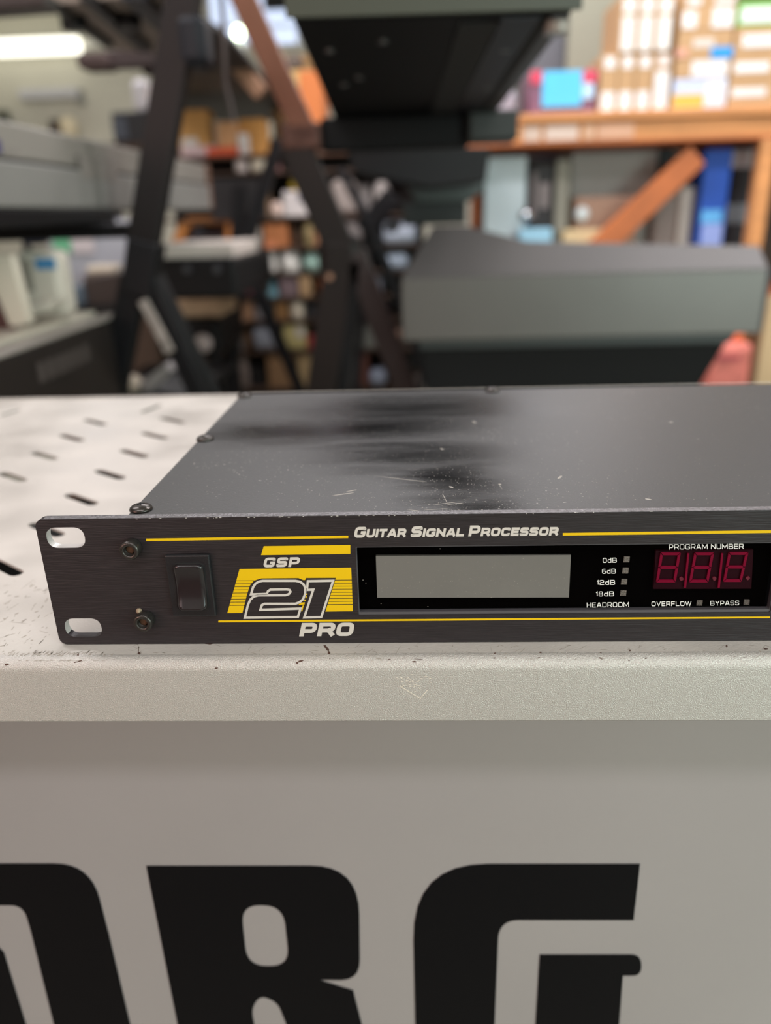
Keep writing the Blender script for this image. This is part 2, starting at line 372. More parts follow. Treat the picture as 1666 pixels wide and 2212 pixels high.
# chips, rubs and the dent of the lip
def blob(cx, cy, rx, ry, n=9, rot=0):
    out = []
    for i in range(n):
        a = 2*math.pi*i/n; r = random.uniform(.7, 1.15); x, y = rx*r*math.cos(a), ry*r*math.sin(a)
        out.append((cx+x*math.cos(rot)-y*math.sin(rot), cy+x*math.sin(rot)+y*math.cos(rot)))
    return out
def onshelf(px, py):
    q = PZ(px, py, Z0+.00003)
    if q.y >= SY0: return q
    d = ray(px, py); lo = CAM+d*((FY-.0001-CAM.y)/d.y)          # lip plane
    if lo.z < Z0-R_: return lo
    best = q                                                     # rolled edge: march along the ray
    for i in range(200):
        t = q+(lo-q)*(i/199) ; r = math.hypot(t.y-cy_, t.z-(Z0+cz_))
        if r < R_+.00006: best = t; break
        best = t
    v = Vector((0, best.y-cy_, best.z-(Z0+cz_))); v = v.normalized()*(R_+.00005)
    return Vector((best.x, cy_+v.y, Z0+cz_+v.z))
def marks(name, polys, to3, m, parent, kind='stuff'):
    V = []; F = []
    for P in polys:
        pts, tr = poly_holes(P, []); b = len(V); V += [to3(*p) for p in pts]; F += [tuple(b+i for i in t) for t in tr]
    o = mesh(name, V, F, m, parent); o['kind'] = kind; return o
M_chip = C_('rust_brown_chip', 74, 50, 40, .9)
chips = [blob(301, 1411, 4, 3), blob(299, 1405, 1, 9), blob(452, 1390, 9, 2), blob(10, 1434, 5, 4), blob(648, 1424, 7, 4, rot=-.6), blob(641, 1430, 3, 4), blob(706, 1400, 3, 10, rot=-.7), blob(711, 1410, 3, 4),
         blob(895, 1427, 5, 3), blob(905, 1417, 12, 1.6, rot=.15), blob(840, 1417, 4, 2), blob(1070, 1412, 3, 3), blob(1168, 1410, 2.5, 3), blob(1301, 1414, 8, 2.2, rot=.9), blob(1361, 1405, 3, 2.6), blob(1400, 1415, 2, 5, rot=.3), blob(1362, 1425, 2.5, 2), blob(1570, 1396, 2, 3),
         blob(467, 1444, 4, 2), blob(167, 1418, 3, 9, rot=.5), blob(158, 1427, 2, 5, rot=.9), blob(1655, 1402, 6, 1.4), blob(1618, 1412, 5, 1)]
marks('paint_chips', chips, onshelf, M_chip, stand)
M_rub = C_('grey_rub_mark', 140, 133, 122, .7)
rubs = []
for i in range(120):
    x = random.triangular(0, 260, 90); y = 1407+random.random()*14; rubs.append(blob(x, y, random.uniform(3, 9), random.uniform(.4, 1.1), 6, rot=-random.uniform(.2, .8)))
for i in range(150):
    x = random.uniform(270, 1660); y = random.uniform(1394, 1422); rubs.append(blob(x, y, random.uniform(2, 12), random.uniform(.25, .7), 5, rot=random.choice((-.6, .4, .1, 1.1, -.9))*random.uniform(.5, 1.3)))
for (x, y, l, r) in ((60, 1262, 45, -.65), (30, 1310, 40, -.55), (20, 1372, 45, -.3), (90, 1385, 25, -.8), (60, 1290, 20, -.2), (100, 1330, 14, -.6), (78, 1275, 16, -.3), (40, 1345, 50, .1), (95, 1365, 30, .25), (20, 1300, 20, -.9)):
    rubs.append(blob(x, y, l*.45, .5, 8, rot=r))
for i in range(60):
    rubs.append(blob(random.uniform(0, 130), random.uniform(1240, 1400), random.uniform(2, 9), random.uniform(.4, 1.4), 6, rot=-random.uniform(0, 1)))
marks('scratches', rubs, onshelf, M_rub, stand)
M_dent = C_('bare_bright_metal', 214, 206, 192, .25)
dents = [blob(868+i*5, 1484+i*3.1, 6, 1.2, 6, rot=.55) for i in range(8)]+[blob(908+i*3, 1509-i*3.5, 4, 1, 6, rot=-.8) for i in range(6)]
dents += [blob(random.gauss(885, 22), random.gauss(1475, 9), 4, .8, 5, rot=random.uniform(-.5, .8)) for _ in range(36)]
marks('scrape_mark', dents, onshelf, M_dent, stand)

# ------------------------------------------------------------------ rack unit
U = thing('rack_processor', 'black one-unit rack effects processor with yellow stripes lying on the silver shelf', 'audio processor', (.24, .09, Z0))
PH, PW, PT = .0440, .4826, .0030
ZB = Z0+.0002
def fp(x, z): return Vector((x, 0, ZB+z))
def rrect(x0, z0, x1, z1, r, seg=6): return arc([(x0, z0, r), (x1, z0, r), (x1, z1, r), (x0, z1, r)], seg=seg)
holes = []
for zc in (.0220-.015875, .0220+.015875):
    for xc in (.0088, PW-.0088): holes.append(rrect(xc-.0060, zc-.0034, xc+.0060, zc+.0034, .0068, 10))
def toxz(px, py):
    q = PY(px, py, 0); return (q.x, q.z-ZB)
wTL, wTR, wBR, wBL = toxz(768.6, 1181), toxz(1687, 1171.5), toxz(1662, 1316.6), toxz(774, 1322.6)
WX0, WX1 = (wTL[0]+wBL[0])/2, (wTR[0]+wBR[0])/2
WX1 = max(WX1, .2262); WZ0, WZ1 = (wBL[1]+wBR[1])/2-.0010, (wTL[1]+wTR[1])/2
holes.append(rrect(WX0, WZ0, WX1, WZ1, .0004, 3))
sTL, sBR = toxz(357, 1195.5), toxz(470.4, 1326.5)
panel = plate('front_panel', rrect(0, 0, PW, PH, .0030), holes, fp, Vector((0, PT, 0)), M_panel, U)
panel.data.materials.append(C_('bare_hole_edge', 176, 172, 168, .4, metal=.3))
for p in panel.data.polygons:
    if abs(p.normal.y) < .6 and .0016 < p.center.x < .0172 and .004 < p.center.z-ZB < .04: p.material_index = 1
# pale worn top edge of the panel, its highlight put into the colour
M_edge = mat('worn_highlit_edge', (104, 102, 104), .35, .4, bump=.6, bscale=1500, vary=.4, vscale=700)
box('panel_edge', (.0028, .00012, ZB+PH), (PW-.0028, PT-.0001, ZB+PH+.00012), M_edge, panel, 0)
nick = []
for i in range(34):
    x = random.choice((random.uniform(250, 1660), random.uniform(450, 900))); y = 1124-(x-95)*.0142; nick.append(blob(x, y-random.uniform(-.5, 1), random.uniform(.6, 4), random.uniform(.3, .8), 6))
def pp(px, py, d=.00004): return PY(px, py, -d)
marks('edge_nicks', nick, lambda x, y: pp(x, y, .0002), C_('bare_aluminium', 220, 216, 210, .3), panel)
# chassis
TZ = Z0+.0430
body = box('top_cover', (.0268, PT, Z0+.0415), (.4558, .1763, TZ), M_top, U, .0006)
box('chassis', (.0275, .0058, Z0+.0016), (.4551, .1757, Z0+.0414), M_plast, U, .0004)
for i, (x, y) in enumerate(((.0297, .0103), (.0297, .0905), (.0297, .1695), (.1559, .1715), (.452, .0103), (.452, .0905), (.452, .1695), (.33, .1715))):
    h = lathe('cover_screw', (x, y, TZ), [(.0036, 0), (.00365, .0004), (.0034, .0010), (.0026, .0016), (.0014, .00195), (0, .0021)], M_screw, U, n=28)
    for a in (.4+i, .4+i+math.pi/2):
        d = Vector((math.cos(a), math.sin(a), 0))*.0011; bar('cross_recess', Vector((x, y, TZ+.00195))-d, Vector((x, y, TZ+.00195))+d, .0005, .0005, M_pit, h, 0)
# dust bits and scratches on the cover, at their own places
def ct(px, py): return PZ(px, py, TZ+.00003)
sc = []
for (x, y, l, r, t) in ((745, 1067, 28, -.13, 1), (760, 1060, 14, -.2, .8), (962, 1078, 16, 1.1, .6), (985, 1088, 22, -.1, .6), (965, 1087, 34, -.12, .5), (1210, 1031, 7, -.5, 2.4), (1400, 1078, 8, .1, 1.4), (1082, 1052, 8, 1, .5), (975, 1052, 6, .2, 1.4), (940, 1100, 30, -.05, .5), (900, 1103, 20, .1, .5), (1080, 1046, 4, 0, 1), (870, 1035, 60, .12, .4), (1025, 912, 5, .3, 1.4), (955, 970, 5, .4, 1), (1450, 912, 5, .2, 1.3)):
    sc.append(blob(x, y, l, t, 8, rot=r))
for i in range(1500):
    x = random.gauss(960, 170) if i % 3 else random.uniform(300, 1660); y = random.triangular(850, 1108, 1100) if i % 2 else random.gauss(1000, 55)
    if not (850 < y < 1108) or x < 300+(1110-y)*.95: continue
    s = (y-760)/330*random.uniform(.35, 1.05); sc.append(blob(x, y, s*random.uniform(.7, 1.7), s*.5, 5, rot=random.uniform(-.4, .4)))
marks('dust_and_scratches', sc, ct, C_('pale_dust', 150, 145, 136, .8), body)
# printed graphics
def quadp(name, pts, m, parent, d=.00004, label=None): return flat(name, pts, [], lambda x, y: pp(x, y, d), m, parent, label)
quadp('stripe', [(316, 1163.5), (752.6, 1157.2), (752.6, 1162.4), (316, 1168.8)], M_yel, panel)
quadp('stripe', [(1216, 1151.3), (1900, 1142.0), (1900, 1148.2), (1216, 1157.0)], M_yel, panel)
quadp('stripe', [(472, 1340.4), (1664, 1331.8), (1664, 1335.4), (471.5, 1344.4)], M_yel, panel)
Z5 = lambda x, y: (440+x*.2521, 1110+y*.2521)
quadp('stripe', [Z5(515, 277), Z5(1257, 267), Z5(1258, 343), Z5(492, 354)], M_yel, panel)
ly = [472, 576, 601, 628, 654, 681, 708, 734, 760, 788]; lb = [571, 597, 623, 649, 676, 703, 729, 755, 783, 850]
ry = [460, 570, 597, 622, 648, 674, 700, 726, 752, 779]; rb = [564, 592, 617, 643, 669, 695, 720, 746, 773, 834]
for a, b, c, d in zip(ly, lb, ry, rb):
    lx = lambda y: 308-(y-472)*.278; rx = lambda y: 1265+(y-460)*.04
    quadp('stripe', [Z5(lx(a), a), Z5(rx(c), c), Z5(rx(d), d), Z5(lx(b), b)], M_yel, panel)
quadp('number_backing', [Z5(*p) for p in ((330, 860), (372, 690), (398, 612), (432, 572), (495, 553), (812, 550), (868, 573), (878, 549), (1133, 548), (1042, 842), (1030, 900), (330, 900))], M_blk2 if False else M_panel, panel, .00007)
two = [(406, 690), (424, 628), (445, 598), (472, 581), (505, 574), (788, 574), (828, 582), (858, 606), (872, 640), (870, 685), (852, 732), (822, 758), (785, 771), (520, 771), (500, 782), (486, 822), (830, 812), (808, 884), (353, 890), (380, 780), (400, 735), (430, 708), (468, 698), (702, 697), (730, 688), (745, 668), (736, 652), (712, 648), (572, 650), (552, 662), (541, 686)]
one = [(893, 577), (1110, 573), (1008, 885), (862, 888), (940, 650), (886, 652)]
for P in (two, one):
    v, f = ribbon([Z5(*p) for p in P], 5.0, True)
    mesh('number_outline', [pp(*p, .0001) for p in v], f, M_wht, panel)
for P in ([(880, 684), (890, 682), (888, 694), (878, 696)], [(876, 706), (884, 705), (881, 722), (870, 724)], [(868, 734), (876, 733), (872, 748), (856, 750)], [(842, 760), (868, 758), (864, 778), (810, 781), (826, 768)], [(848, 786), (858, 784), (846, 834), (836, 836)]):
    quadp('stripe', [Z5(*p) for p in P], M_yel, panel, .0001)
def ptext(name, runs, BL, BR, h, wgt, m, parent, shear=.2, gap=.16, Y=-.0001, label=None):
    # pixel y grows downwards, so flip it inside the mapping
    return text(name, runs, (BL[0], -BL[1]), (BR[0], -BR[1]), h, wgt, lambda x, y: PY(x, -y, Y), m, parent, shear, gap, label)
Z1 = lambda x, y: (750+x*.3, 1100+y*.3)
for runs, a, b in (((('G', 1), ('UITAR', .79)), Z1(47, 206), Z1(418, 200)), ((('S', 1), ('IGNAL', .79)), Z1(455, 202), Z1(838, 196)), ((('P', 1), ('ROCESSOR', .79)), Z1(872, 196), Z1(1515, 189))):
    ptext('lettering', runs, a, b, 23.5, .27, M_wht, panel, .2, .1)
ptext('lettering', (('GSP', 1),), Z5(508, 459), Z5(815, 454), 21, .27, M_wht, panel, .22, .16)
ptext('lettering', (('PRO', 1),), Z5(818, 1050), Z5(1275, 1046), 29, .28, M_wht, panel, .22, .1)
# display window
WY = .0009
lens_m = bpy.data.materials.new('tinted_acrylic'); lens_m.use_nodes = True; nt = lens_m.node_tree; nt.nodes.remove(nt.nodes['Principled BSDF'])
tr = nt.nodes.new('ShaderNodeBsdfTransparent'); tr.inputs[0].default_value = (.93, .92, .92, 1); gl = nt.nodes.new('ShaderNodeBsdfGlossy'); gl.inputs['Roughness'].default_value = .03
fr = nt.nodes.new('ShaderNodeFresnel'); fr.inputs[0].default_value = 1.09; mx = nt.nodes.new('ShaderNodeMixShader')
nt.links.new(fr.outputs[0], mx.inputs[0]); nt.links.new(tr.outputs[0], mx.inputs[1]); nt.links.new(gl.outputs[0], mx.inputs[2]); nt.links.new(mx.outputs[0], nt.nodes['Material Output'].inputs[0])
win = thing('display_window', '', '', (0, 0, 0)); 
for k in ('label', 'category'):
    if k in win: del win[k]
win.parent = U; win.matrix_parent_inverse = Matrix.Translation(-U.location)
bz = mat('bezel_highlight', (92, 90, 94), .35, .4)  # lightened colour carries the highlight along the window edge
t_ = .0007
ot = rrect(WX0+.00002, WZ0+.00002, WX1-.00002, WZ1-.00002, .0004, 3); inn = rrect(WX0+t_*.4, WZ0+t_*1.3, WX1-t_*.4, WZ1-t_*.5, .0003, 3)
plate('window_frame', ot, [inn], lambda x, z: Vector((x, .0003, ZB+z)), Vector((0, .0018, 0)), bz, win)
box('window_backing', (WX0, .0046, ZB+WZ0), (WX1, .0052, ZB+WZ1), C_('window_black', 4, 3, 3, .8, spec=0), win, 0)
mesh('window_pane', [Vector((x, WY, ZB+z)) for x, z in ((WX0, WZ0), (WX1, WZ0), (WX1, WZ1), (WX0, WZ1))], [(0, 1, 2, 3)], lens_m, win)
LY = .0030
def onY(Y): return lambda x, y: PY(x, y, Y)
plate('display_glass', [Z1(207, 337), Z1(1612, 331), Z1(1598, 635), Z1(217, 637)], [], onY(LY), Vector((0, .001, 0)), M_lcd, win)
sp = [blob(random.uniform(815, 1228), random.triangular(1203, 1288, 1280), random.uniform(.3, .9), random.uniform(.3, .7), 5) for _ in range(130)]
sp += [blob(*Z1(x, y), 1.1, .9, 6) for x, y in ((135, 532), (115, 510), (1268, 355), (1462, 465), (1208, 518), (745, 518), (758, 518), (798, 622), (1038, 636), (670, 285), (245, 680), (582, 702))]
marks('dust_specks', sp, onY(WY-.00005), C_('pale_dust', 150, 145, 136, .8), win)
Z6 = lambda x, y: (1166+x*.3, 1100+y*.3)
for q in ((606, 648, 342, 382), (597, 640, 423, 463), (588, 630, 505, 543), (582, 624, 586, 624), (1133, 1173, 657, 695), (1472, 1512, 652, 690)):
    plate('indicator_led', [Z6(q[0]+3, q[2]), Z6(q[1]+2, q[2]), Z6(q[1]-2, q[3]), Z6(q[0]-2, q[3])], [], onY(.0041), Vector((0, .0004, 0)), M_led, win)
plate('digit_module', [Z6(838, 296), Z6(1540, 290), Z6(1525, 572), Z6(820, 574)], [], onY(.0032), Vector((0, .0012, 0)), M_red, win)
def digit(tl, tr_, bl, br, yt, yb):
    def L(a, b, t): return a+(b-a)*t
    def pt(u, v): return Z6(L(L(bl, tl, v), L(br, tr_, v), u), L(yb, yt, v))
    a, c = .13, .09
    segs = [[(.02, 1), (.98, 1), (.98-a, 1-c), (.02+a, 1-c)], [(.02, 0), (.98, 0), (.98-a, c), (.02+a, c)], [(.08, .5), (.08+a*.7, .5+c/2), (.92-a*.7, .5+c/2), (.92, .5), (.92-a*.7, .5-c/2), (.08+a*.7, .5-c/2)]]
    for x0, s in ((0, 1), (1, -1)):
        segs += [[(x0, .98), (x0+s*a, .98-c), (x0+s*a, .54), (x0, .51)], [(x0, .02), (x0+s*a, .02+c), (x0+s*a, .46), (x0, .49)]]
    for sgm in segs: plate('digit_segment', [pt(*p) for p in sgm], [], onY(.0027), Vector((0, .0004, 0)), M_seg, win)
digit(872, 1018, 838, 980, 312, 528); digit(1116, 1258, 1076, 1215, 312, 528); digit(1362, 1505, 1322, 1455, 310, 524)
for x, y in ((1022, 500), (1260, 500), (1500, 497)): plate('digit_segment', blob(*Z6(x, y), 4.5, 4.5, 10), [], onY(.0027), Vector((0, .0004, 0)), C_('dim_red_dot', 92, 5, 32, .5), win)
for a, b in ((1072, 1048), (1317, 1291)): plate('digit_separator', [Z6(a-7, 318), Z6(a+7, 318), Z6(b+7, 566), Z6(b-8, 566)], [], onY(.0026), Vector((0, .0004, 0)), M_seg, win)
for s, a, b, h in (('PROGRAM NUMBER', (932, 290), (1468, 284), 11.2), ('0dB', (455, 386), (556, 384), 10.6), ('6dB', (450, 465), (549, 463), 10.6), ('12dB', (412, 546), (544, 544), 10.6), ('18dB', (405, 628), (536, 626), 10.6), ('HEADROOM', (340, 708), (643, 703), 10.6), ('OVERFLOW', (806, 699), (1093, 696), 10.2), ('BYPASS', (1230, 694), (1437, 691), 10.2)):
    ptext('lettering', ((s, 1),), Z6(*a), Z6(*b), h, .16, M_wht2, win, 0, .22, Y=WY-.0001)
# rocker switch
sw = box('rocker_switch', (sTL[0]+.0001, -.0016, ZB+sBR[1]), (sBR[0], -.00002, ZB+sTL[1]), M_plast, U, .0007)
rc = [PY(378.6, 1219, -.0017), PY(443, 1312, -.0017)]
x0, x1, z1, z0 = PY(379.5, 1265, -.002).x, PY(443.5, 1265, -.002).x, rc[0].z, rc[1].z
plate('switch_well', rrect(x0-.0005, z0-.0005, x1+.0005, z1+.0005, .002), [], lambda x, z: Vector((x, -.00165, z)), Vector((0, .0004, 0)), M_pit, sw)
ol = rrect(x0, z0, x1, z1, .0017, 6); V = []; F = []; zc = (z0+z1)/2; hh = (z1-z0)/2
NZ, NX = 24, 10
def roundx(z):
    r = .0012; dz = max(0, r-(z1-z), r-(z-z0)); return r-math.sqrt(max(0, r*r-dz*dz))
for j in range(NZ+1):
    z = z0+(z1-z0)*j/NZ; u = (z-zc)/hh; ins = roundx(min(max(z, z0+1e-6), z1-1e-6))
    y = -.0023-.0015*abs(u)**1.6*(1.15 if u < 0 else .55)
    for i in range(NX+1):
        x = x0+ins+(x1-x0-2*ins)*i/NX; e = min(i, NX-i); V.append((x, y+(.0004 if e == 0 else 0), z))
for j in range(NZ):
    for i in range(NX): a = j*(NX+1)+i; F.append((a, a+1, a+NX+2, a+NX+1))
b = len(V); V += [(v[0], -.0015, v[2]) for v in V[:b]]
rim = [i for i in range(NX+1)]+[j*(NX+1)+NX for j in range(1, NZ+1)]+[NZ*(NX+1)+i for i in range(NX-1, -1, -1)]+[j*(NX+1) for j in range(NZ-1, 0, -1)]
for i in range(len(rim)): p_, q_ = rim[i], rim[(i+1) % len(rim)]; F.append((p_, p_+b, q_+b, q_))
o = mesh('rocker', V, F, M_rock, sw, True); fix(o)
# socket cap screws
for i, (px, py) in enumerate(((278, 1191.6), (307.3, 1348))):
    c = PY(px, py, -.0036); c.y = 0
    s = lathe('cap_screw', c+Vector((0, -.00002, 0)), [(.0030, 0), (.0031, .0003), (.00305, .0031), (.0027, .0036), (.0018, .0036), (.00165, .0033), (.0015, .0018), (0, .0016)], M_screw, U, axis=Vector((0, -1, 0)), n=26)
    lathe('hex_socket', c+Vector((0, -.0016, 0)), [(.0015, 0), (.0014, .0005), (0, .0004)], M_rust, s, axis=Vector((0, -1, 0)), n=6)
c = PY(298.5, 1322, -.001); lathe('wax_blob', (c.x, -.0001, c.z), [(.0010, 0), (.0009, .0006), (.0004, .0012), (0, .0014)], C_('tan_wax', 140, 122, 100, .7), U, axis=Vector((.2, -1, 0)), n=9)
#__BACKGROUND__
# ================================================================== the room
def struct(o): o['kind'] = 'structure'; return o
RX0, RX1, RY0, RY1, RH = -3.6, 4.2, -2.6, 6.6, 2.75
M_wall = C_('cream_painted_block', 205, 202, 188, .8, vary=.04, vscale=3)
M_ceil = C_('white_ceiling', 214, 212, 205, .85)
M_floor = C_('grey_shop_floor', 150, 148, 136, .55, vary=.1, vscale=3)
struct(box('floor', (RX0, RY0, -.1), (RX1, RY1, 0), M_floor, bev=0))
struct(box('ceiling', (RX0, RY0, RH), (RX1, RY1, RH+.1), M_ceil, bev=0))
struct(box('wall_back', (RX0, RY1, 0), (RX1, RY1+.1, RH), M_wall, bev=0))
struct(box('wall_left', (RX0-.1, RY0, 0), (RX0, RY1, RH), M_wall, bev=0))
struct(box('wall_right', (RX1, RY0, 0), (RX1+.1, RY1, RH), M_wall, bev=0))
fpts = [(RX0, 0), (RX1, 0), (RX1, RH), (RX0, RH)]
wh = [[(-2.6, .75), (-.8, .75), (-.8, 2.35), (-2.6, 2.35)], [(1.0, .75), (2.8, .75), (2.8, 2.35), (1.0, 2.35)]]
struct(plate('wall_front', fpts, wh, lambda x, z: Vector((x, RY0-.1, z)), Vector((0, .1, 0)), M_wall))
for i, (a, b) in enumerate(((-2.6, -.8), (1.0, 2.8))):
    f = struct(plate(f'window_{i+1}', [(a, .75), (b, .75), (b, 2.35), (a, 2.35)], [[(a+.05, .8), ((a+b)/2-.025, .8), ((a+b)/2-.025, 2.3), (a+.05, 2.3)], [((a+b)/2+.025, .8), (b-.05, .8), (b-.05, 2.3), ((a+b)/2+.025, 2.3)]],
          lambda x, z: Vector((x, RY0-.08, z)), Vector((0, .05, 0)), C_('white_window_frame', 225, 224, 220)))
# lit ceiling battens
for k, (lx, ly) in enumerate(((.15, -1.12), (-1.2, .6), (1.4, .9), (.0, 2.0), (1.9, 1.7), (-1.8, 4.4), (1.0, 5.0))):
    where = ['right above the viewer in front of the display stand', 'over the aisle left of the display stand', 'over the right of the display stand', 'over the middle keyboard stands', 'over the right wooden shelving', 'over the far left wall', 'over the far middle racks'][k]
    t = thing('ceiling_light', 'white fluorescent ceiling batten '+where, 'ceiling light', (lx, ly, 2.75), 'fluorescent battens on the ceiling')
    box('housing', (lx-.62, ly-.07, 2.70), (lx+.62, ly+.07, 2.75), M_ceil, t, .004)
    rod('tube', (lx-.58, ly, 2.685), (lx+.58, ly, 2.685), .013, mat('lit_tube', (255, 250, 238), .5, emit=4), t)

def X2(px0, px1, py, Y): return PY(px0, py, Y).x, PY(px1, py, Y).x
def Zp(px, py, Y): return PY(px, py, Y).z
def fbox(name, r, Y, dy, m, parent=None, bev=.003, label=None, z0=None, z1=None):
    """box whose front face fills the pixel rectangle r on the upright plane Y"""
    mx_, my_ = (r[0]+r[2])/2, (r[1]+r[3])/2; x0, x1 = X2(r[0], r[2], my_, Y)
    a = Zp(mx_, r[3], Y) if z0 is None else z0; b = Zp(mx_, r[1], Y) if z1 is None else z1
    return box(name, (x0, Y, a), (x1, Y+dy, b), m, parent, bev, label)
def item(name, label, cat, r, Y, dy, m, z0=None, bev=.003, group=None):
    o = fbox(name, r, Y, dy, m, None, bev, z0=z0); return tag(o, label, cat, group)
def pbar(name, a, b, w, Y, dp, m, parent=None, label=None, Yb=None, bev=.003):
    return bar(name, PY(*a, Y), PY(*b, Yb if Yb else Y), w/FPX*(Y+.2)*.99, dp, m, parent, bev, label)
M_kbk = C_('satin_black_keyboard', 11, 11, 13, .5, spec=.3)
M_stand = C_('black_powder_coated_tube', 11, 11, 15, .5, spec=.3)
M_brown = C_('brown_black_tube', 27, 17, 15, .5, spec=.35)
M_orbr = C_('red_brown_lacquered_tube', 112, 66, 44, .45)
M_card = C_('brown_cardboard', 186, 146, 104, .85, vary=.05, vscale=20)
M_card2 = C_('light_cardboard', 200, 162, 116, .85)
M_label = C_('white_paper_label', 228, 226, 222, .8)
M_pine = C_('orange_pine', 205, 140, 84, .55, vary=.18, vscale=9, stretch=(.6, 4, 4))
M_pine2 = C_('deep_orange_pine', 176, 96, 46, .55, vary=.15, vscale=9)
M_dkwood = C_('dark_brown_board', 70, 50, 38, .6)

# ---- back wall, far left
lamp = thing('wall_lamp', 'bright lit white fluorescent batten on the far cream wall, upper left', 'lamp', (PY(80, 110, 6.4).x, 6.6, 2.1))
fbox('housing', (-190, 88, 228, 112), 6.50, .10, M_ceil, lamp)
a, b = PY(-180, 104, 6.46), PY(172, 98, 6.46); rod('tube', (a.x, 6.44, b.z), (b.x, 6.44, b.z), .058, mat('bright_tube', (255, 252, 236), .5, emit=2.2), lamp)
ul = thing('unlit_batten', 'unlit white wall batten below the bright lamp on the cream wall', 'wall light', (PY(100, 200, 6.5).x, 6.6, 1.9))
fbox('housing', (38, 190, 166, 213), 6.52, .08, C_('grey_white_enamel', 208, 208, 212, .4), ul, .01)
fbox('end_cap', (164, 193, 176, 224), 6.53, .07, C_('grey_cap', 150, 150, 146), ul)
ws = item('wall_shelf', 'narrow cream shelf on the far wall behind the silver keyboard', 'shelf', (-80, 300, 260, 312), 6.40, .2, M_wall)
zs = Zp(90, 300, 6.40)
tag(lathe('lamp_shade', (PY(150, 285, 6.5).x, 6.5, zs), [(.03, 0), (.06, .02), (.07, .10), (.05, .15), (0, .16)], C_('warm_cream_shade', 236, 222, 190, .6)), 'round cream shade on the far shelf under the cream wall', 'lampshade')
tag(lathe('dark_jug', (PY(124, 285, 6.5).x, 6.5, zs), [(.04, 0), (.06, .05), (.045, .12), (.05, .14), (0, .14)], C_('dark_brown_glaze', 60, 44, 40)), 'small dark brown jug left of the round cream shade', 'jug')
tag(lathe('green_pot', (PY(10, 270, 6.5).x, 6.5, zs), [(.05, 0), (.06, .08), (.05, .22), (0, .22)], C_('dark_olive_glaze', 70, 72, 58)), 'small dark olive pot at the far left of the wall shelf', 'pot')

# ---- tall rack behind the left stand carrying the bin
Yr = 4.2
r1 = thing('storage_rack', 'tall dark storage rack far back behind the silver keyboard, under the black bin', 'rack', (PY(300, 330, Yr).x, Yr, 0))
xa, xb = X2(225, 385, 320, Yr); zt = Zp(300, 308, Yr)
box('shelf_board', (xa, Yr, zt-.03), (xb, Yr+.45, zt), M_dkwood, r1)
box('shelf_board', (xa, Yr, .5), (xb, Yr+.45, .53), M_dkwood, r1)
for x in (xa, xb-.04):
    for y in (Yr, Yr+.41): box('post', (x, y, 0), (x+.04, y+.04, zt-.03), M_stand, r1)
bn = thing('storage_bin', 'black plastic bin with a slate front on the tall back rack', 'bin', (PY(280, 300, Yr).x, Yr, zt))
fbox('bin_body', (243, 240, 322, 308), Yr+.03, .25, C_('black_bin', 40, 40, 44), bn, .01, z0=zt)
fbox('slate_panel', (243, 256, 274, 300), Yr+.02, .01, C_('slate_blue_grey', 78, 84, 96), bn)
zt2 = Zp(280, 240, Yr+.03)
item('white_carton', 'white carton on top of the black bin, beside the orange pot', 'box', (284, 170, 322, 240), Yr+.05, .15, C_('bluish_white', 212, 208, 214), z0=zt2, bev=.03)
item('orange_pot', 'small orange tub on top of the black bin', 'tub', (322, 205, 348, 240), Yr+.04, .12, C_('bright_orange', 226, 150, 66), z0=zt2, bev=.01)
item('pale_blue_folder', 'pale blue folder lying at the right end of the tall back rack', 'folder', (322, 296, 350, 308), Yr+.01, .2, C_('pale_blue', 170, 180, 204), z0=zt)

# ---- upper left: keyboard seen from below and stand arm
kl = thing('upper_left_keyboard', 'taupe underside of a keyboard held high at the upper left', 'keyboard', (PZ(250, 60, 1.47).x, 1.7, 1.47))
zu = 1.455
PZ2 = lambda px, py, z=zu: PZ(px, py, z)
def under(name, pts, z, th, m, parent, label=None):
    q = [PZ(*p, z) for p in pts]
    return plate(name, [(v.x, v.y) for v in q], [], lambda x, y: Vector((x, y, z)), Vector((0, 0, th)), m, parent, label)
under('underside_panel', [(100, 12), (405, -20), (405, 118), (235, 108)], zu, .02, C_('taupe_enamel', 128, 116, 106, .6), kl)
under('edge_rail', [(96, 10), (112, 10), (246, 104), (226, 104)], zu-.012, .012, C_('olive_black_rail', 40, 40, 36), kl)
under('edge_rail', [(172, 2), (196, 2), (330, 112), (300, 112)], zu-.014, .014, M_kbk, kl)
under('edge_rail', [(262, 2), (296, -4), (420, 92), (380, 100)], zu-.016, .016, C_('blue_black_rail', 30, 32, 40), kl)
for p in ((158, 36), (275, 33)):
    q = PZ2(*p, zu-.0001); rod('rubber_foot', q, q+Vector((0, 0, -.02)), .022, M_kbk, kl)
topbar = thing('dark_case', 'dark brown-black instrument case along the top left corner of view', 'case', (PY(50, 0, 1.25).x, 1.25, Zp(50, 20, 1.25)))
hexa('case_body', [PY(-120, -90, 1.25), PY(300, -110, 1.25), PY(300, -2, 1.25), PY(-120, 30, 1.25)], [PY(-120, -90, 1.25)+Vector((0, .06, 0)), PY(300, -110, 1.25)+Vector((0, .06, 0)), PY(300, -2, 1.25)+Vector((0, .06, 0)), PY(-120, 30, 1.25)+Vector((0, .06, 0))], C_('brown_black_case', 46, 36, 34, .5), topbar, .006)

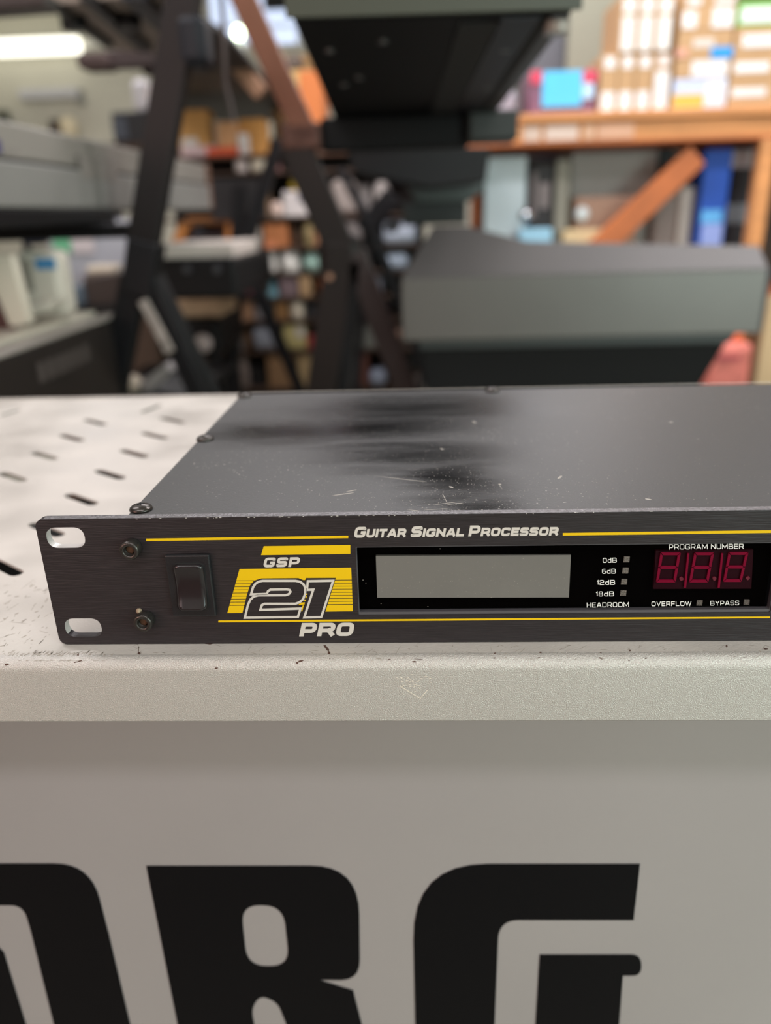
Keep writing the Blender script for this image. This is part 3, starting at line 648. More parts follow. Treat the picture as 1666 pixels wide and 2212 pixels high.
# ---- left A-frame stand
Ys = 1.115
st = thing('keyboard_stand', 'black A-frame keyboard stand with a thick slanted upright left of centre', 'stand', (PY(310, 560, Ys).x, Ys, 0))
def toward_floor(a, b, Y):
    p, q = PY(*a, Y), PY(*b, Y); d = q-p; return q+d*((0.004-q.z)/d.z) if d.z else q
pbar('upright', (412, -90), (309, 540), 64, Ys, .03, C_('brown_black_upright', 20, 15, 15, .5, spec=.3), st)
pbar('upright', (436, -90), (331, 530), 20, Ys+.05, .03, M_stand, st)
q = PY(410, 75, Ys-.02); box('knuckle', (q.x-.022, Ys-.018, q.z-.04), (q.x+.020, Ys+.05, q.z+.03), C_('slate_knuckle', 18, 22, 30, .5, spec=.3), st, .012)
pbar('knuckle', (318, 520), (302, 636), 66, Ys, .05, M_stand, st)
for s, e, wd in (((292, 600), (245, 850), 58), ((318, 590), (430, 850), 44)):
    p = PY(*s, Ys); q = toward_floor(s, e, Ys); bar('leg', p, q, wd/FPX*1.22, .035, M_stand, st, .004)
p = PY(330, 575, Ys+.09); bar('leg', p, toward_floor((330, 575), (462, 850), Ys+.09), 24/FPX*1.3, .03, C_('dark_grey_tube', 28, 28, 30, .5, spec=.3), st, .004)
pbar('lettered_band', (308, 648), (368, 762), 24, Ys-.03, .006, C_('worn_silver_band', 150, 140, 134, .5, vary=.35, vscale=60), st)
zc = Zp(200, 470, 1.0)
for k, y in enumerate((.62, 1.14)): box('support_arm', (-.80, y, 1.100), (-.345, y+.05, 1.1225), M_kbk, st, .003)
box('support_arm', (-.82, 1.00, .80), (-.36, 1.04, .8315), M_stand, st, .003)
# arm end piece upper left
ae = thing('stand_arm', 'dark brown square-ended stand arm below the high taupe keyboard', 'stand arm', (PY(260, 130, 1.9).x, 1.9, Zp(260, 130, 1.9)))
fbox('arm_tube', (225, 106, 400, 142), 1.92, .05, C_('deep_brown_tube', 48, 34, 34, .5), ae, .004)
fbox('arm_cap', (163, 112, 232, 147), 1.90, .08, C_('brown_rubber_cap', 66, 50, 48, .7), ae, .01)
fbox('arm_bracket', (300, 85, 372, 160), 1.96, .04, C_('maroon_black_bracket', 34, 26, 30, .5), ae, .01)
q = PY(175, 100, 6.5)

# ---- silver keyboard along the left, seen from its side
XC = -.40
def PX(px, py, X=XC): d = ray(px, py); return CAM+d*((X-CAM.x)/d.x)
sk = thing('silver_keyboard', 'long silver-grey keyboard on the left stand, seen along its seamed back', 'keyboard', (-.55, .95, 1.12))
yend = PX(452, 400).y; zb = 1.1470; ztp = PX(0, 256).z
box('lower_case', (-.70, .20, zb), (XC, yend, (zb+ztp)/2+.004), C_('silver_grey_case_low', 122, 120, 116, .5), sk, .003)
box('upper_case', (-.69, .20, (zb+ztp)/2+.007), (XC-.004, yend-.004, ztp), C_('silver_grey_case', 128, 123, 116, .5), sk, .004)
box('case_seam', (-.68, .21, (zb+ztp)/2+.003), (XC-.006, yend-.01, (zb+ztp)/2+.008), M_kbk, sk, 0)
box('wooden_cheek', (-.70, yend, zb), (XC+.001, yend+.02, ztp+.002), C_('red_brown_cheek', 112, 78, 60), sk, .004)
q = PX(200, 370); box('vent_mark', (XC-.0008, q.y-.05, q.z-.012), (XC+.0006, q.y+.11, q.z+.022), C_('taupe_mark', 122, 116, 110, .6), sk, .002)
q = PX(35, 330); box('vent_mark', (XC-.0045, q.y-.015, q.z-.006), (XC-.0030, q.y+.015, q.z+.006), C_('taupe_mark', 122, 116, 110, .6), sk, 0)
q = PX(0, 315); box('jack_socket', (XC-.0045, q.y-.01, q.z-.008), (XC-.0025, q.y+.008, q.z+.008), C_('violet_jack', 52, 46, 96), sk, 0)
# black pad under it
box('foam_strip', (-.69, .25, 1.1230), (-.402, 1.20, 1.1465), M_kbk, sk, .003)

# ---- black keyboard below it (J) with keys
zj = PX(120, 722).z
jk = thing('black_keyboard', 'black keyboard at lower left with grey rim and cream keys, low on the stand', 'keyboard', (-.55, .8, .84))
yj = PX(256, 668).y
box('case_body', (-.76, .18, .832), (XC, yj, zj-.006), C_('brown_black_plastic', 44, 38, 36, .4), jk, .004)
box('top_rim', (-.428, .18, zj-.006), (XC+.002, yj+.002, zj), C_('silver_rim', 164, 156, 150, .45), jk, .002)
box('key_bed', (-.76, .18, zj-.006), (-.432, yj, zj-.003), M_kbk, jk, 0)
y = .20; k = 0
while y < yj-.03:
    box('white_key', (-.585, y, zj-.003), (-.434, y+.0215, zj+.006), C_('cream_key', 222, 212, 196, .4), jk, .0015)
    if k % 7 in (0, 1, 3, 4, 5): box('black_key', (-.585, y+.016, zj+.0062), (-.50, y+.027, zj+.012), M_kbk, jk, .001)
    y += .0232; k += 1
M_faint = C_('faded_grey_lettering', 86, 78, 76, .5)
for i, (px, py) in enumerate(((92, 805), (112, 796), (132, 788), (150, 780), (168, 772), (186, 764))):
    q = PX(px, py); box('faded_letter', (XC-.0005, q.y-.012, q.z-.012), (XC+.0005, q.y+.008, q.z+.014), M_faint, jk, 0)
# things standing on the black keyboard
ztj = zj+.0125
Yk = .98
wm = thing('white_device', 'white upright device with a blue label standing behind the cream keys', 'device', (PY(90, 660, Yk).x, Yk, zj-.003))
xk0, xk1 = X2(38, 132, 600, Yk); zz = Zp(90, 540, Yk)
for o_ in (box('device_case', (xk0, Yk, ztj), (xk1, Yk+.05, zz), C_('warm_white_case', 206, 198, 186, .5), wm, .012),): pass
fbox('blue_label', (76, 558, 118, 582), Yk-.002, .003, C_('mid_blue', 70, 134, 184), wm, 0)
fbox('grey_strip', (54, 560, 68, 630), Yk-.002, .003, C_('grey_inset', 140, 134, 124), wm, 0)  # plain grey strip on the device front
ls = thing('leaning_key_strip', 'strip of loose white keys leaning at the left edge', 'key strip', (PY(10, 680, Yk-.1).x, Yk-.1, ztj))
for i in range(13):
    t0 = i/13; pa, pb = PY(-40+t0*62, 555+t0*150, .88), PY(22+t0*40, 552+t0*146, .88)
    hexa('white_key', [pa, pb, pb+Vector((0, 0, -.0075)), pa+Vector((0, 0, -.0075))], [v+Vector((0, .02, 0)) for v in (pa, pb, pb+Vector((0, 0, -.0075)), pa+Vector((0, 0, -.0075)))], C_('cream_key', 222, 212, 196, .4), ls, .001)
hexa('key_rail', [PY(-60, 560, .905), PY(-25, 560, .905), PY(34, 712, .905), PY(-6, 720, .905)], [PY(-60, 560, .915), PY(-25, 560, .915), PY(34, 712, .915), PY(-6, 720, .915)], C_('dusky_red_rail', 96, 62, 60), ls, .001)
wt = thing('white_tray', 'flat white tray on the cream keys in front of the white device', 'tray', (PY(85, 670, .9).x, .9, ztj))
hexa('tray_body', [PY(52, 664, .93), PY(112, 648, .93), PY(108, 672, .93), PY(62, 682, .93)], [v+Vector((0, .06, 0)) for v in (PY(52, 664, .93), PY(112, 648, .93), PY(108, 672, .93), PY(62, 682, .93))], C_('warm_white_case', 206, 198, 186, .5), wt, .004)

# ---- low cabinet further back on the left with papers
Yc = 2.0
xa, xb = X2(60, 330, 662, Yc); zcab = Zp(200, 664, Yc)
cb = thing('low_cabinet', 'low dark cabinet behind the black keyboard carrying papers', 'cabinet', ((xa+xb)/2, Yc, 0))
box('cabinet_case', (xa, Yc, 0), (xb, Yc+.5, zcab-.02), M_dkwood, cb); box('cabinet_top', (xa-.01, Yc-.01, zcab-.02), (xb+.01, Yc+.5, zcab), M_kbk, cb)
bd = thing('leaflet_board', 'pale blue-grey board with pinned green and white sheets, left of the stand', 'board', (PY(210, 660, Yc+.3).x, Yc+.3, zcab))
fbox('board_panel', (112, 474, 292, 664), Yc+.30, .02, C_('pale_blue_grey', 172, 175, 184, .7), bd, z0=zcab)
fbox('green_sheet', (112, 480, 150, 546), Yc+.292, .002, C_('soft_green', 112, 184, 142, .8), bd, 0)
fbox('white_sheet', (151, 478, 200, 546), Yc+.292, .002, C_('pinkish_white', 205, 196, 198, .8), bd, 0)
dk = item('dark_monitor', 'dark blue-black rounded monitor peeking under the black foam at the left', 'monitor', (40, 488, 88, 530), Yc+.1, .06, C_('dark_navy', 26, 34, 52), bev=.012)
fbox('monitor_neck', (60, 526, 68, 664), Yc+.11, .03, M_kbk, dk, z0=zcab)
dk2 = fbox('yellow_edge', (84, 484, 104, 520), Yc+.11, .02, C_('ochre', 158, 138, 88), dk)
kb = thing('brown_case', 'open dark brown case with a slanted lid line on the low cabinet', 'case', (PY(225, 650, Yc+.05).x, Yc+.05, zcab))
v4 = [PY(178, 606, Yc+.06), PY(274, 584, Yc+.06), PY(274, 664, Yc+.06), PY(186, 664, Yc+.06)]
for v in v4[2:]: v.z = zcab
hexa('case_body', v4, [v+Vector((0, .15, 0)) for v in v4], C_('dark_cocoa', 50, 40, 36, .5), kb, .004)
fbox('case_lid', (180, 592, 252, 604), Yc+.08, .1, C_('taupe_lid', 78, 66, 60), kb)
item('cream_bundle', 'cream crumpled bundle on the lid of the brown case', 'bundle', (186, 574, 244, 592), Yc+.10, .08, C_('cream_cloth', 202, 190, 172, .9), z0=Zp(216, 592, Yc+.08)+.0003, bev=.02)
item('teal_box', 'small blue-grey box left of the brown case', 'box', (140, 618, 180, 664), Yc+.04, .08, C_('dusty_teal', 76, 88, 100), z0=zcab, bev=.01)

# ---- black keyboard in the middle left with white top, on the second stand
Ym = 1.75
mk = thing('small_black_keyboard', 'black keyboard end with white keys on top, right of the thick black upright', 'keyboard', (PY(420, 640, Ym).x, Ym, Zp(420, 645, Ym)))
fbox('case_body', (350, 558, 512, 646), Ym, .5, M_kbk, mk, .01)
fbox('key_strip', (328, 526, 508, 560), Ym+.02, .3, C_('warm_white_keys', 208, 198, 190, .5), mk, .006)
for i in range(7): fbox('key_gap', (345+i*23, 530, 347+i*23, 560), Ym+.0195, .003, C_('grey_inset', 140, 134, 124), mk, 0)
for px in (405, 470): 
    q = PY(px, 582, Ym); rod('knob', q, q+Vector((0, -.012, 0)), .009, C_('grey_knob', 60, 60, 64), mk)
s2 = thing('second_stand', 'thin black folding stand crossing behind the small black keyboard', 'stand', (PY(520, 560, 2.05).x, 2.05, 0))
def rung(a, b, w, Y, m=M_stand, floor=False, par=None):
    p = PY(*a, Y); q = toward_floor(a, b, Y) if floor else PY(*b, Y)
    bar('leg' if floor else 'upright', p, q, w/FPX*(Y+.2), .03, m, par, .003)
rung((604, 300), (522, 560), 26, 2.55, par=s2); rung((522, 545), (652, 850), 24, 2.55, floor=True, par=s2); rung((520, 400), (500, 850), 30, 2.60, floor=True, par=s2)
box('cross_bar', (PY(352, 650, 2.31).x, 2.53, Zp(430, 652, 2.3)-.02), (PY(540, 650, 2.31).x, 2.56, Zp(430, 652, 2.3)), M_stand, s2)
# bag/heap under it
Yh = 2.0
hs = thing('black_stool', 'black upholstered stool below the small black keyboard', 'stool', (PY(430, 760, Yh).x, Yh, 0))
fbox('seat_pad', (360, 690, 478, 770), Yh, .3, M_kbk, hs, .02)
for px in (375, 462):
    for dy in (.02, .24):
        q = PY(px, 765, Yh); rod('leg', (q.x, Yh+dy, q.z), (q.x, Yh+dy, .002), .014, M_stand, hs)
zs2 = Zp(419, 690, Yh)+.0003
item('cream_cloth', 'cream and tan folded cloth on the black stool', 'cloth', (374, 640, 482, 690), Yh+.02, .2, C_('tan_cream_cloth', 196, 168, 140, .9, vary=.2, vscale=30), z0=zs2, bev=.04)
# things low behind the shelf edge
Yl = 1.55
lt = thing('side_table', 'low black table behind the left rear edge of the shelf', 'table', (PY(320, 850, Yl).x, Yl, 0))
zlt = Zp(320, 852, Yl); xa, xb = X2(200, 425, 852, Yl)
box('table_top', (xa, Yl-.02, zlt-.02), (xb, Yl+.4, zlt), M_kbk, lt)
for x in (xa+.01, xb-.04):
    for y in (Yl, Yl+.35): box('leg', (x, y, 0), (x+.03, y+.03, zlt-.02), M_kbk, lt)
v4 = [PY(300, 832, Yl), PY(356, 786, Yl), PY(374, 800, Yl), PY(322, 852, Yl)]
for v in v4: v.z = max(v.z, zlt+.0005)
o = hexa('grey_booklet', v4, [v+Vector((0, .05, 0)) for v in v4], C_('light_grey_paper', 150, 144, 144, .8), None, .002); tag(o, 'light grey booklet tilted on the low black table', 'booklet')
q = PY(276, 826, Yl); tag(lathe('cream_pot', (q.x, Yl+.03, zlt), [(.02, 0), (.024, .01), (.022, .03), (.012, .04), (0, .042)], C_('cream_plastic', 190, 176, 158)), 'small round cream pot left of the grey booklet', 'pot')
q = PY(438, 742, 1.99); lathe('round_tag', (q.x, 1.999, q.z), [(.024, 0), (.026, .003), (.022, .008), (0, .008)], C_('greyish_white', 186, 174, 170), hs, axis=Vector((0, -1, 0)))

# ---- centre stand (brown) with the big black keyboard above
Yf = 1.42
cs = thing('brown_stand', 'large brown-black A-frame stand in the centre with a reddish upper strut', 'stand', (PY(735, 545, Yf).x, Yf, 0))
pbar('upper_strut', (500, -60), (668, 305), 46, Yf, .04, M_orbr, cs)
pbar('lower_strut', (640, 318), (742, 552), 62, Yf+.005, .045, M_brown, cs)
fbox('bracket', (606, 264, 692, 322), Yf-.02, .08, C_('lit_brown_bracket', 84, 48, 36, .5), cs, .006)  # left end of the arm, its warm lit tone put into the colour
q = PY(735, 552, Yf); box('knuckle', (q.x-.045, Yf-.02, q.z-.04), (q.x+.045, Yf+.06, q.z+.04), M_brown, cs, .02)
rod('bolt', PY(712, 598, Yf-.03), PY(712, 598, Yf), .007, C_('bright_bolt', 170, 130, 110, .3, metal=.8), cs)
for s, e, wd, m in (((738, 560), (694, 850), 66, M_brown), ((770, 560), (742, 850), 26, M_stand), ((765, 545), (862, 800), 50, C_('dark_maroon_tube', 44, 30, 30, .5))):
    bar('leg', PY(*s, Yf), toward_floor(s, e, Yf), wd/FPX*1.6, .04, m, cs, .004)
zB = CAM.z+.172
fbox('cross_arm', (692, 240, 1014, 322), Yf, .06, C_('black_arm', 8, 9, 11, .6, spec=.2), cs, .006, z1=zB-.0006)
fbox('arm_cover', (1012, 238, 1121, 304), Yf-.03, .10, C_('green_black_cover', 28, 32, 30, .5), cs, .006, z1=zB-.0006)

zB = CAM.z+.172
bk = thing('overhead_keyboard', 'big black keyboard overhead in the centre, slotted underside towards us', 'keyboard', (PZ(900, 100, zB).x, 1.0, zB))
uq = [(632, 46), (1238, 28), (1071, 243), (719, 250)]
q = [PZ(*p, zB) for p in uq]; x0_, x1_ = (q[0].x+q[3].x)/2, (q[1].x+q[2].x)/2; q[2] = q[1].lerp(q[2], (1.475-q[1].y)/(q[2].y-q[1].y)); q[3] = q[0].lerp(q[3], (1.475-q[0].y)/(q[3].y-q[0].y))
y0_ = (q[0].y+q[1].y)/2; y1_ = (q[2].y+q[3].y)/2
hs_ = lambda z, s=0: [Vector((q[0].x, q[0].y, z)), Vector((q[1].x, q[1].y, z)), Vector((q[2].x, q[2].y, z)), Vector((q[3].x, q[3].y, z))]
hexa('case_body', hs_(zB), hs_(zB+.075), C_('black_keyboard_case', 7, 7, 9, .6, spec=.15), bk, .004)
def bl(u, v): 
    a = q[0].lerp(q[1], u); b = q[3].lerp(q[2], u); return a.lerp(b, v)
def strip(name, pts, dz, th, m):
    P = [bl(*p) for p in pts]; hexa(name, [Vector((p.x, p.y, zB+dz)) for p in P], [Vector((p.x, p.y, zB+dz+th)) for p in P], m, bk, 0)
strip('slot_recess', [(.60, .03), (.745, .03), (.745, 1), (.60, 1)], -.0022, .002, M_pit)
strip('slot_recess', [(.895, .03), (.925, .03), (.93, 1), (.895, 1)], -.0022, .002, M_pit)
strip('grey_base_panel', [(.75, .01), (.89, .01), (.89, .99), (.75, .99)], -.002, .0018, C_('dark_grey_panel', 26, 26, 31, .5, spec=.3))
strip('grey_base_panel', [(.932, .01), (.995, .01), (.995, .99), (.935, .99)], -.002, .0018, C_('grey_panel', 64, 62, 62, .5))
p0, p1 = q[0].copy(), q[1].copy()
hexa('end_trim', [p0+Vector((-.006, -.004, .002)), p1+Vector((.008, -.004, .002)), p1+Vector((.008, -.004, .075)), p0+Vector((-.006, -.004, .075))], [p0+Vector((-.006, 0, .002)), p1+Vector((.008, 0, .002)), p1+Vector((.008, 0, .075)), p0+Vector((-.006, 0, .075))], C_('green_grey_end', 58, 61, 50, .4), bk, .001)
for u, v in ((.10, .17), (.12, .47), (.32, .12), (.2, .4), (.83, .2), (.85, .55)):
    p = bl(u, v); rod('case_screw', (p.x, p.y, zB-.003), (p.x, p.y, zB+.001), .006, C_('dull_steel', 96, 94, 92, .35, metal=.7), bk)
p = bl(.965, .035); rod('rubber_foot', (p.x, p.y, zB-.012), (p.x, p.y, zB), .013, C_('shiny_foot', 150, 140, 132, .3), bk)

# second tier black keyboards behind
lowk = thing('rear_black_keyboard', 'black keyboard end-on beneath the arm of the brown stand', 'keyboard', (PY(900, 380, 1.95).x, 1.95, Zp(900, 400, 1.95)))
v4 = [PY(745, 318, 1.95), PY(1060, 318, 1.95), PY(1050, 392, 1.95), PY(930, 405, 1.95), PY(765, 372, 1.95)]
hexa('case_body', v4, [v+Vector((0, .28, 0)) for v in v4], M_kbk, lowk, .004)
tk = thing('teal_grey_keyboard', 'dark teal-grey instrument end under the rear black keyboard', 'keyboard', (PY(980, 430, 2.25).x, 2.25, Zp(980, 440, 2.25)))
v4 = [PY(880, 400, 2.25), PY(1052, 345, 2.25), PY(1046, 412, 2.25), PY(1012, 436, 2.25), PY(900, 438, 2.25)]
hexa('case_body', v4, [v+Vector((0, .3, 0)) for v in v4], C_('teal_grey_case', 54, 62, 60, .45), tk, .004)
fbox('base', (870, 436, 1008, 486), 2.27, .25, C_('black_green_base', 20, 24, 24, .5), tk, .004)
s3 = thing('rear_stand', 'thin black stand right of the brown stand, holding the rear keyboards', 'stand', (PY(800, 480, 2.45).x, 2.62, 0))
rung((735, 365), (795, 475), 18, 2.55, par=s3); rung((795, 470), (866, 660), 20, 2.55, floor=True, par=s3); rung((800, 470), (768, 850), 18, 2.6, floor=True, par=s3); rung((850, 420), (785, 500), 40, 2.57, par=s3)
box('cross_bar', (PY(845, 485, 2.55).x, 1.99, Zp(870, 492, 2.55)), (PY(865, 485, 2.55).x, 2.6, Zp(870, 492, 2.55)+.02), M_stand, s3)
# hanging black keyboard between the two stands (upper)
hk = thing('rear_upper_keyboard', 'black keyboard high between the two stands, seen from below', 'keyboard', (PZ(480, 200, 1.62).x, 2.9, 1.62))
under('case_body', [(330, 40), (440, 45), (505, 95), (600, 205), (612, 262), (330, 262)], 1.52, .012, C_('brown_black_underside', 36, 33, 34, .6), hk)
under('underside_panel', [(400, 148), (485, 150), (500, 196), (398, 196)], 1.517, .003, C_('olive_grey_panel', 70, 66, 60, .6), hk)
o = pbar('tan_tube', (492, 116), (566, 204), 30, 2.3, .04, C_('rosy_tan_cardboard', 150, 112, 88, .7)); tag(o, 'tan cardboard tube slanting down left of the reddish strut', 'tube')
cbz = thing('hanging_cable', 'thin grey cable hanging between the two stands', 'cable', (PY(485, 100, 1.3).x, 1.3, Zp(485, 60, 1.3)))
q = PY(482, 40, 1.3); rod('cable_run', q, (q.x, q.y, RH), .0045, C_('grey_cable', 78, 68, 66, .6), cbz)
pts = [(482, 40), (484, 110), (486, 180), (497, 225), (504, 262)]
for a, b in zip(pts, pts[1:]): rod('cable_run', PY(*a, 1.3), PY(*b, 1.3), .0045, C_('grey_cable', 78, 68, 66, .6), cbz)
# far window with bright panes
w3 = struct(fbox('window_3', (440, -160, 760, 100), 6.56, .04, C_('white_window_frame', 225, 224, 220), None, .004))
lit = mat('daylight_pane', (205, 220, 250), .5, emit=1.0)
for r in ((448, -150, 545, 52), (552, -150, 640, 52), (448, 60, 545, 94), (552, 60, 640, 94), (648, -150, 752, 94)): fbox('window_pane', r, 6.55, .008, lit, w3, 0)
Yq = 5.6
q = PY(515, 72, Yq); lb_ = thing('bare_bulb', 'bright bare bulb on a white cord near the far window', 'bulb', (q.x, Yq, q.z))
lathe('bulb_glass', (q.x, Yq, q.z-.035), [(0, 0), (.025, .008), (.036, .03), (.03, .055), (.014, .075), (0, .078)], mat('lit_bulb', (240, 255, 215), .5, emit=9), lb_)
rod('bulb_cord', (q.x, Yq, q.z+.04), (q.x, Yq, RH), .006, M_label, lb_)
fbox('bulb_holder', (505, 88, 530, 116), Yq, .06, C_('pale_holder', 226, 228, 226), lb_, .01)
q = item('black_screen', 'small black screen in front of the far window', 'screen', (568, -30, 618, 18), 5.9, .05, M_kbk, bev=.006); fbox('screen_arm', (590, -200, 596, -30), 5.92, .02, M_kbk, q, 0)

# ---- centre rack with small stock
YR = 2.75
M_rackb = C_('rack_back_brown', 40, 32, 29, .8)
rack = thing('stock_rack', 'dark open rack packed with small stock behind the stands', 'rack', (PY(650, 600, YR).x, YR, 0))
xL, xR = PY(352, 600, YR).x, PY(905, 600, YR).x
rows = [330, 368, 467, 535, 589, 642, 692, 757, 838]
RZ = [Zp(640, r, YR) for r in rows]
for i, z in enumerate(RZ): box('shelf_board', (xL, YR, z-.010), (xR, YR+.33, z), M_dkwood if i else C_('brown_board', 96, 64, 46), rack, .001)
box('back_panel', (xL, YR+.33, 0), (xR, YR+.34, RZ[0]-.01), M_rackb, rack, 0)
for x in (xL-.02, xR):
    for y in (YR, YR+.31): box('post', (x, y, 0), (x+.02, y+.03, RZ[0]), M_stand, rack, .002)
box('shelf_board', (xL, YR, .25), (xR, YR+.33, .27), M_dkwood, rack, .001)
def stock(name, label, cat, row, x0, x1, ytop, col, shape='box', dy=.1, Yo=.01, group=None, rough=.7, bev=.004, bands=(), zb=None):
    z0 = zb if zb else RZ[row]; Y = YR+Yo; xa, xb = X2(x0, x1, (ytop+rows[row])/2, Y); zt = Zp((x0+x1)/2, ytop, Y)
    if row > 0 and not zb: zt = min(zt, RZ[row-1]-.0105-.001)
    m = C_('stock_'+'_'.join(map(str, col)), *col, rough)
    if shape == 'box':
        o = box(name, (xa, Y, z0), (xb, Y+dy, zt), m, None, bev)
    else:
        r = (xb-xa)/2; h = zt-z0
        pr = {'jar': [(r*.95, 0), (r, .02*h), (r, .78*h), (r*.75, .86*h), (r*.75, h), (0, h)], 'round': [(r*.5, 0), (r*.9, .2*h), (r, .5*h), (r*.85, .8*h), (r*.3, h), (0, h)], 'cone': [(r, 0), (r*.95, .1*h), (r*.35, h), (0, h)]}[shape]
        o = lathe(name, ((xa+xb)/2, Y+r, z0), pr, m, n=16)
    tag(o, label, cat, group)
    for (u0, v0, u1, v1, c) in bands:
        if shape == 'box': box('paper_label', (xa+(xb-xa)*u0, Y-.0015, z0+(zt-z0)*v0), (xa+(xb-xa)*u1, Y, z0+(zt-z0)*v1), C_('stock_'+'_'.join(map(str, c)), *c, .8), o, 0)
    return o
W_ = (224, 220, 214)
stock('cardboard_box', 'tan box at the left end of the top rack shelf, white patch below', 'box', 0, 384, 452, 236, (206, 156, 92), bands=((.1, .05, .6, .4, W_),))
stock('cardboard_box', 'pinkish tan box in the middle of the top rack shelf', 'box', 0, 468, 510, 262, (216, 164, 118))
stock('cardboard_box', 'wide golden brown box at the right of the top rack shelf', 'box', 0, 516, 572, 256, (196, 142, 76), Yo=.08)
stock('white_packet', 'upright white packet between boxes on the top rack shelf', 'packet', 0, 514, 534, 288, (226, 220, 216), Yo=.01, dy=.05)
stock('paper_stack', 'pink-white paper stack lying in front of the top rack boxes', 'papers', 0, 372, 448, 310, (222, 196, 200), Yo=-.10, dy=.09, bev=.002).location.y += .105
stock('red_folder', 'orange-red folder on the top rack shelf under pale sheets', 'folder', 0, 446, 512, 318, (226, 92, 56), dy=.2, Yo=.0, bev=.002) 
stock('cream_bag', 'cream paper bag on the second rack shelf below the golden box', 'bag', 1, 540, 574, 338, (214, 206, 186), bev=.01)
stock('white_cup', 'small white cup at the left of the second rack shelf', 'cup', 1, 505, 532, 340, (216, 206, 202), 'jar')
stock('white_carton', 'big white carton below the yellow tape', 'box', 2, 612, 686, 412, (214, 204, 202), dy=.13, bands=((.45, .55, .8, .9, (110, 108, 120)),))
stock('yellow_tape', 'round yellow tape roll lying on the big white carton', 'tape', 2, 624, 664, 382, (236, 204, 74), 'round', Yo=.02, zb=Zp(649, 412, YR+.01)+.0004)
stock('pink_jar', 'small pink and white jar left of the big white carton', 'jar', 2, 582, 612, 436, (216, 190, 178), 'jar')
stock('dark_drum', 'dark grey box on the third rack shelf left of the pink jar', 'box', 2, 455, 575, 385, (44, 42, 44))
stock('grey_tin', 'grey round tin above the white boxes, left part of the rack', 'tin', 3, 540, 566, 474, (150, 142, 134), 'round')
stock('orange_box', 'orange-brown box right of the grey round tin', 'box', 3, 570, 622, 484, (176, 108, 64), bands=((.0, .0, .5, .3, (210, 130, 90)),))
stock('gold_bottle', 'small bottle with gold neck near the brown stand knuckle', 'bottle', 3, 656, 676, 480, (150, 130, 90), 'jar')
stock('tan_post_box', 'tall tan box behind the brown stand strut', 'box', 3, 678, 704, 470, (168, 116, 84))
stock('white_box', 'wide white box on the middle rack shelf, left of the white tub', 'box', 4, 538, 596, 544, (216, 210, 204), bev=.012)
stock('white_tub', 'round white tub beside the mint green lid', 'tub', 4, 602, 646, 542, (228, 222, 216), 'jar')
stock('mint_lid', 'mint green round tub leaning by the brown stand', 'tub', 4, 650, 694, 546, (176, 208, 196), 'round')
stock('red_bottle', 'dull red bottle at the left end of the shelf under the white box', 'bottle', 5, 514, 550, 596, (128, 50, 60), 'jar')
stock('grey_jar', 'pale grey jar between red bottle and mauve box', 'jar', 5, 554, 588, 596, (172, 160, 152), 'jar', Yo=.1)
stock('teal_cone', 'small teal cone right of the dull red bottle', 'cone', 5, 572, 602, 606, (96, 136, 146), 'cone')
stock('mauve_box', 'dusty mauve box beside the teal cone', 'box', 5, 604, 642, 600, (118, 98, 102))
stock('white_mug', 'shiny white mug below the mauve box', 'mug', 6, 624, 658, 650, (204, 192, 172), 'jar')
stock('ochre_box', 'ochre cardboard box left of the shiny white mug', 'box', 6, 594, 622, 652, (128, 92, 52))
stock('brown_upright_box', 'upright light brown box at the lower left of the rack', 'box', 6, 504, 545, 648, (142, 106, 78))
stock('grey_mesh_box', 'grey speckled box on the lower left shelf of the rack', 'box', 7, 474, 522, 704, (120, 114, 112))
stock('blue_white_bag', 'crumpled blue-white bag in the lower middle of the rack', 'bag', 7, 546, 602, 706, (150, 154, 166), bev=.02)
stock('yellow_packet', 'yellow and white packet right of the crumpled blue-white bag', 'packet', 7, 612, 662, 700, (178, 164, 110), bev=.01, bands=((.55, .5, .95, .9, (196, 188, 176)),))
stock('red_tag', 'small dark red box touching the yellow packet', 'box', 7, 664, 680, 726, (140, 36, 40))
stock('grey_pipe', 'upright grey tube at the bottom left of the rack', 'tube', 8, 514, 536, 765, (124, 110, 104), 'jar')
stock('red_pipe', 'short red tube left of the upright grey tube', 'tube', 8, 500, 513, 800, (134, 36, 42), 'jar')
stock('brown_carton', 'brown carton at the bottom centre of the rack', 'box', 8, 578, 640, 768, (122, 92, 62))
stock('tan_carton', 'yellowish tan carton at the bottom right of centre in the rack', 'box', 8, 645, 692, 766, (158, 134, 96))
stock('cream_parcel', 'beige crumpled parcel at the very bottom left of the rack', 'parcel', 8, 455, 492, 808, (148, 128, 112), bev=.02)
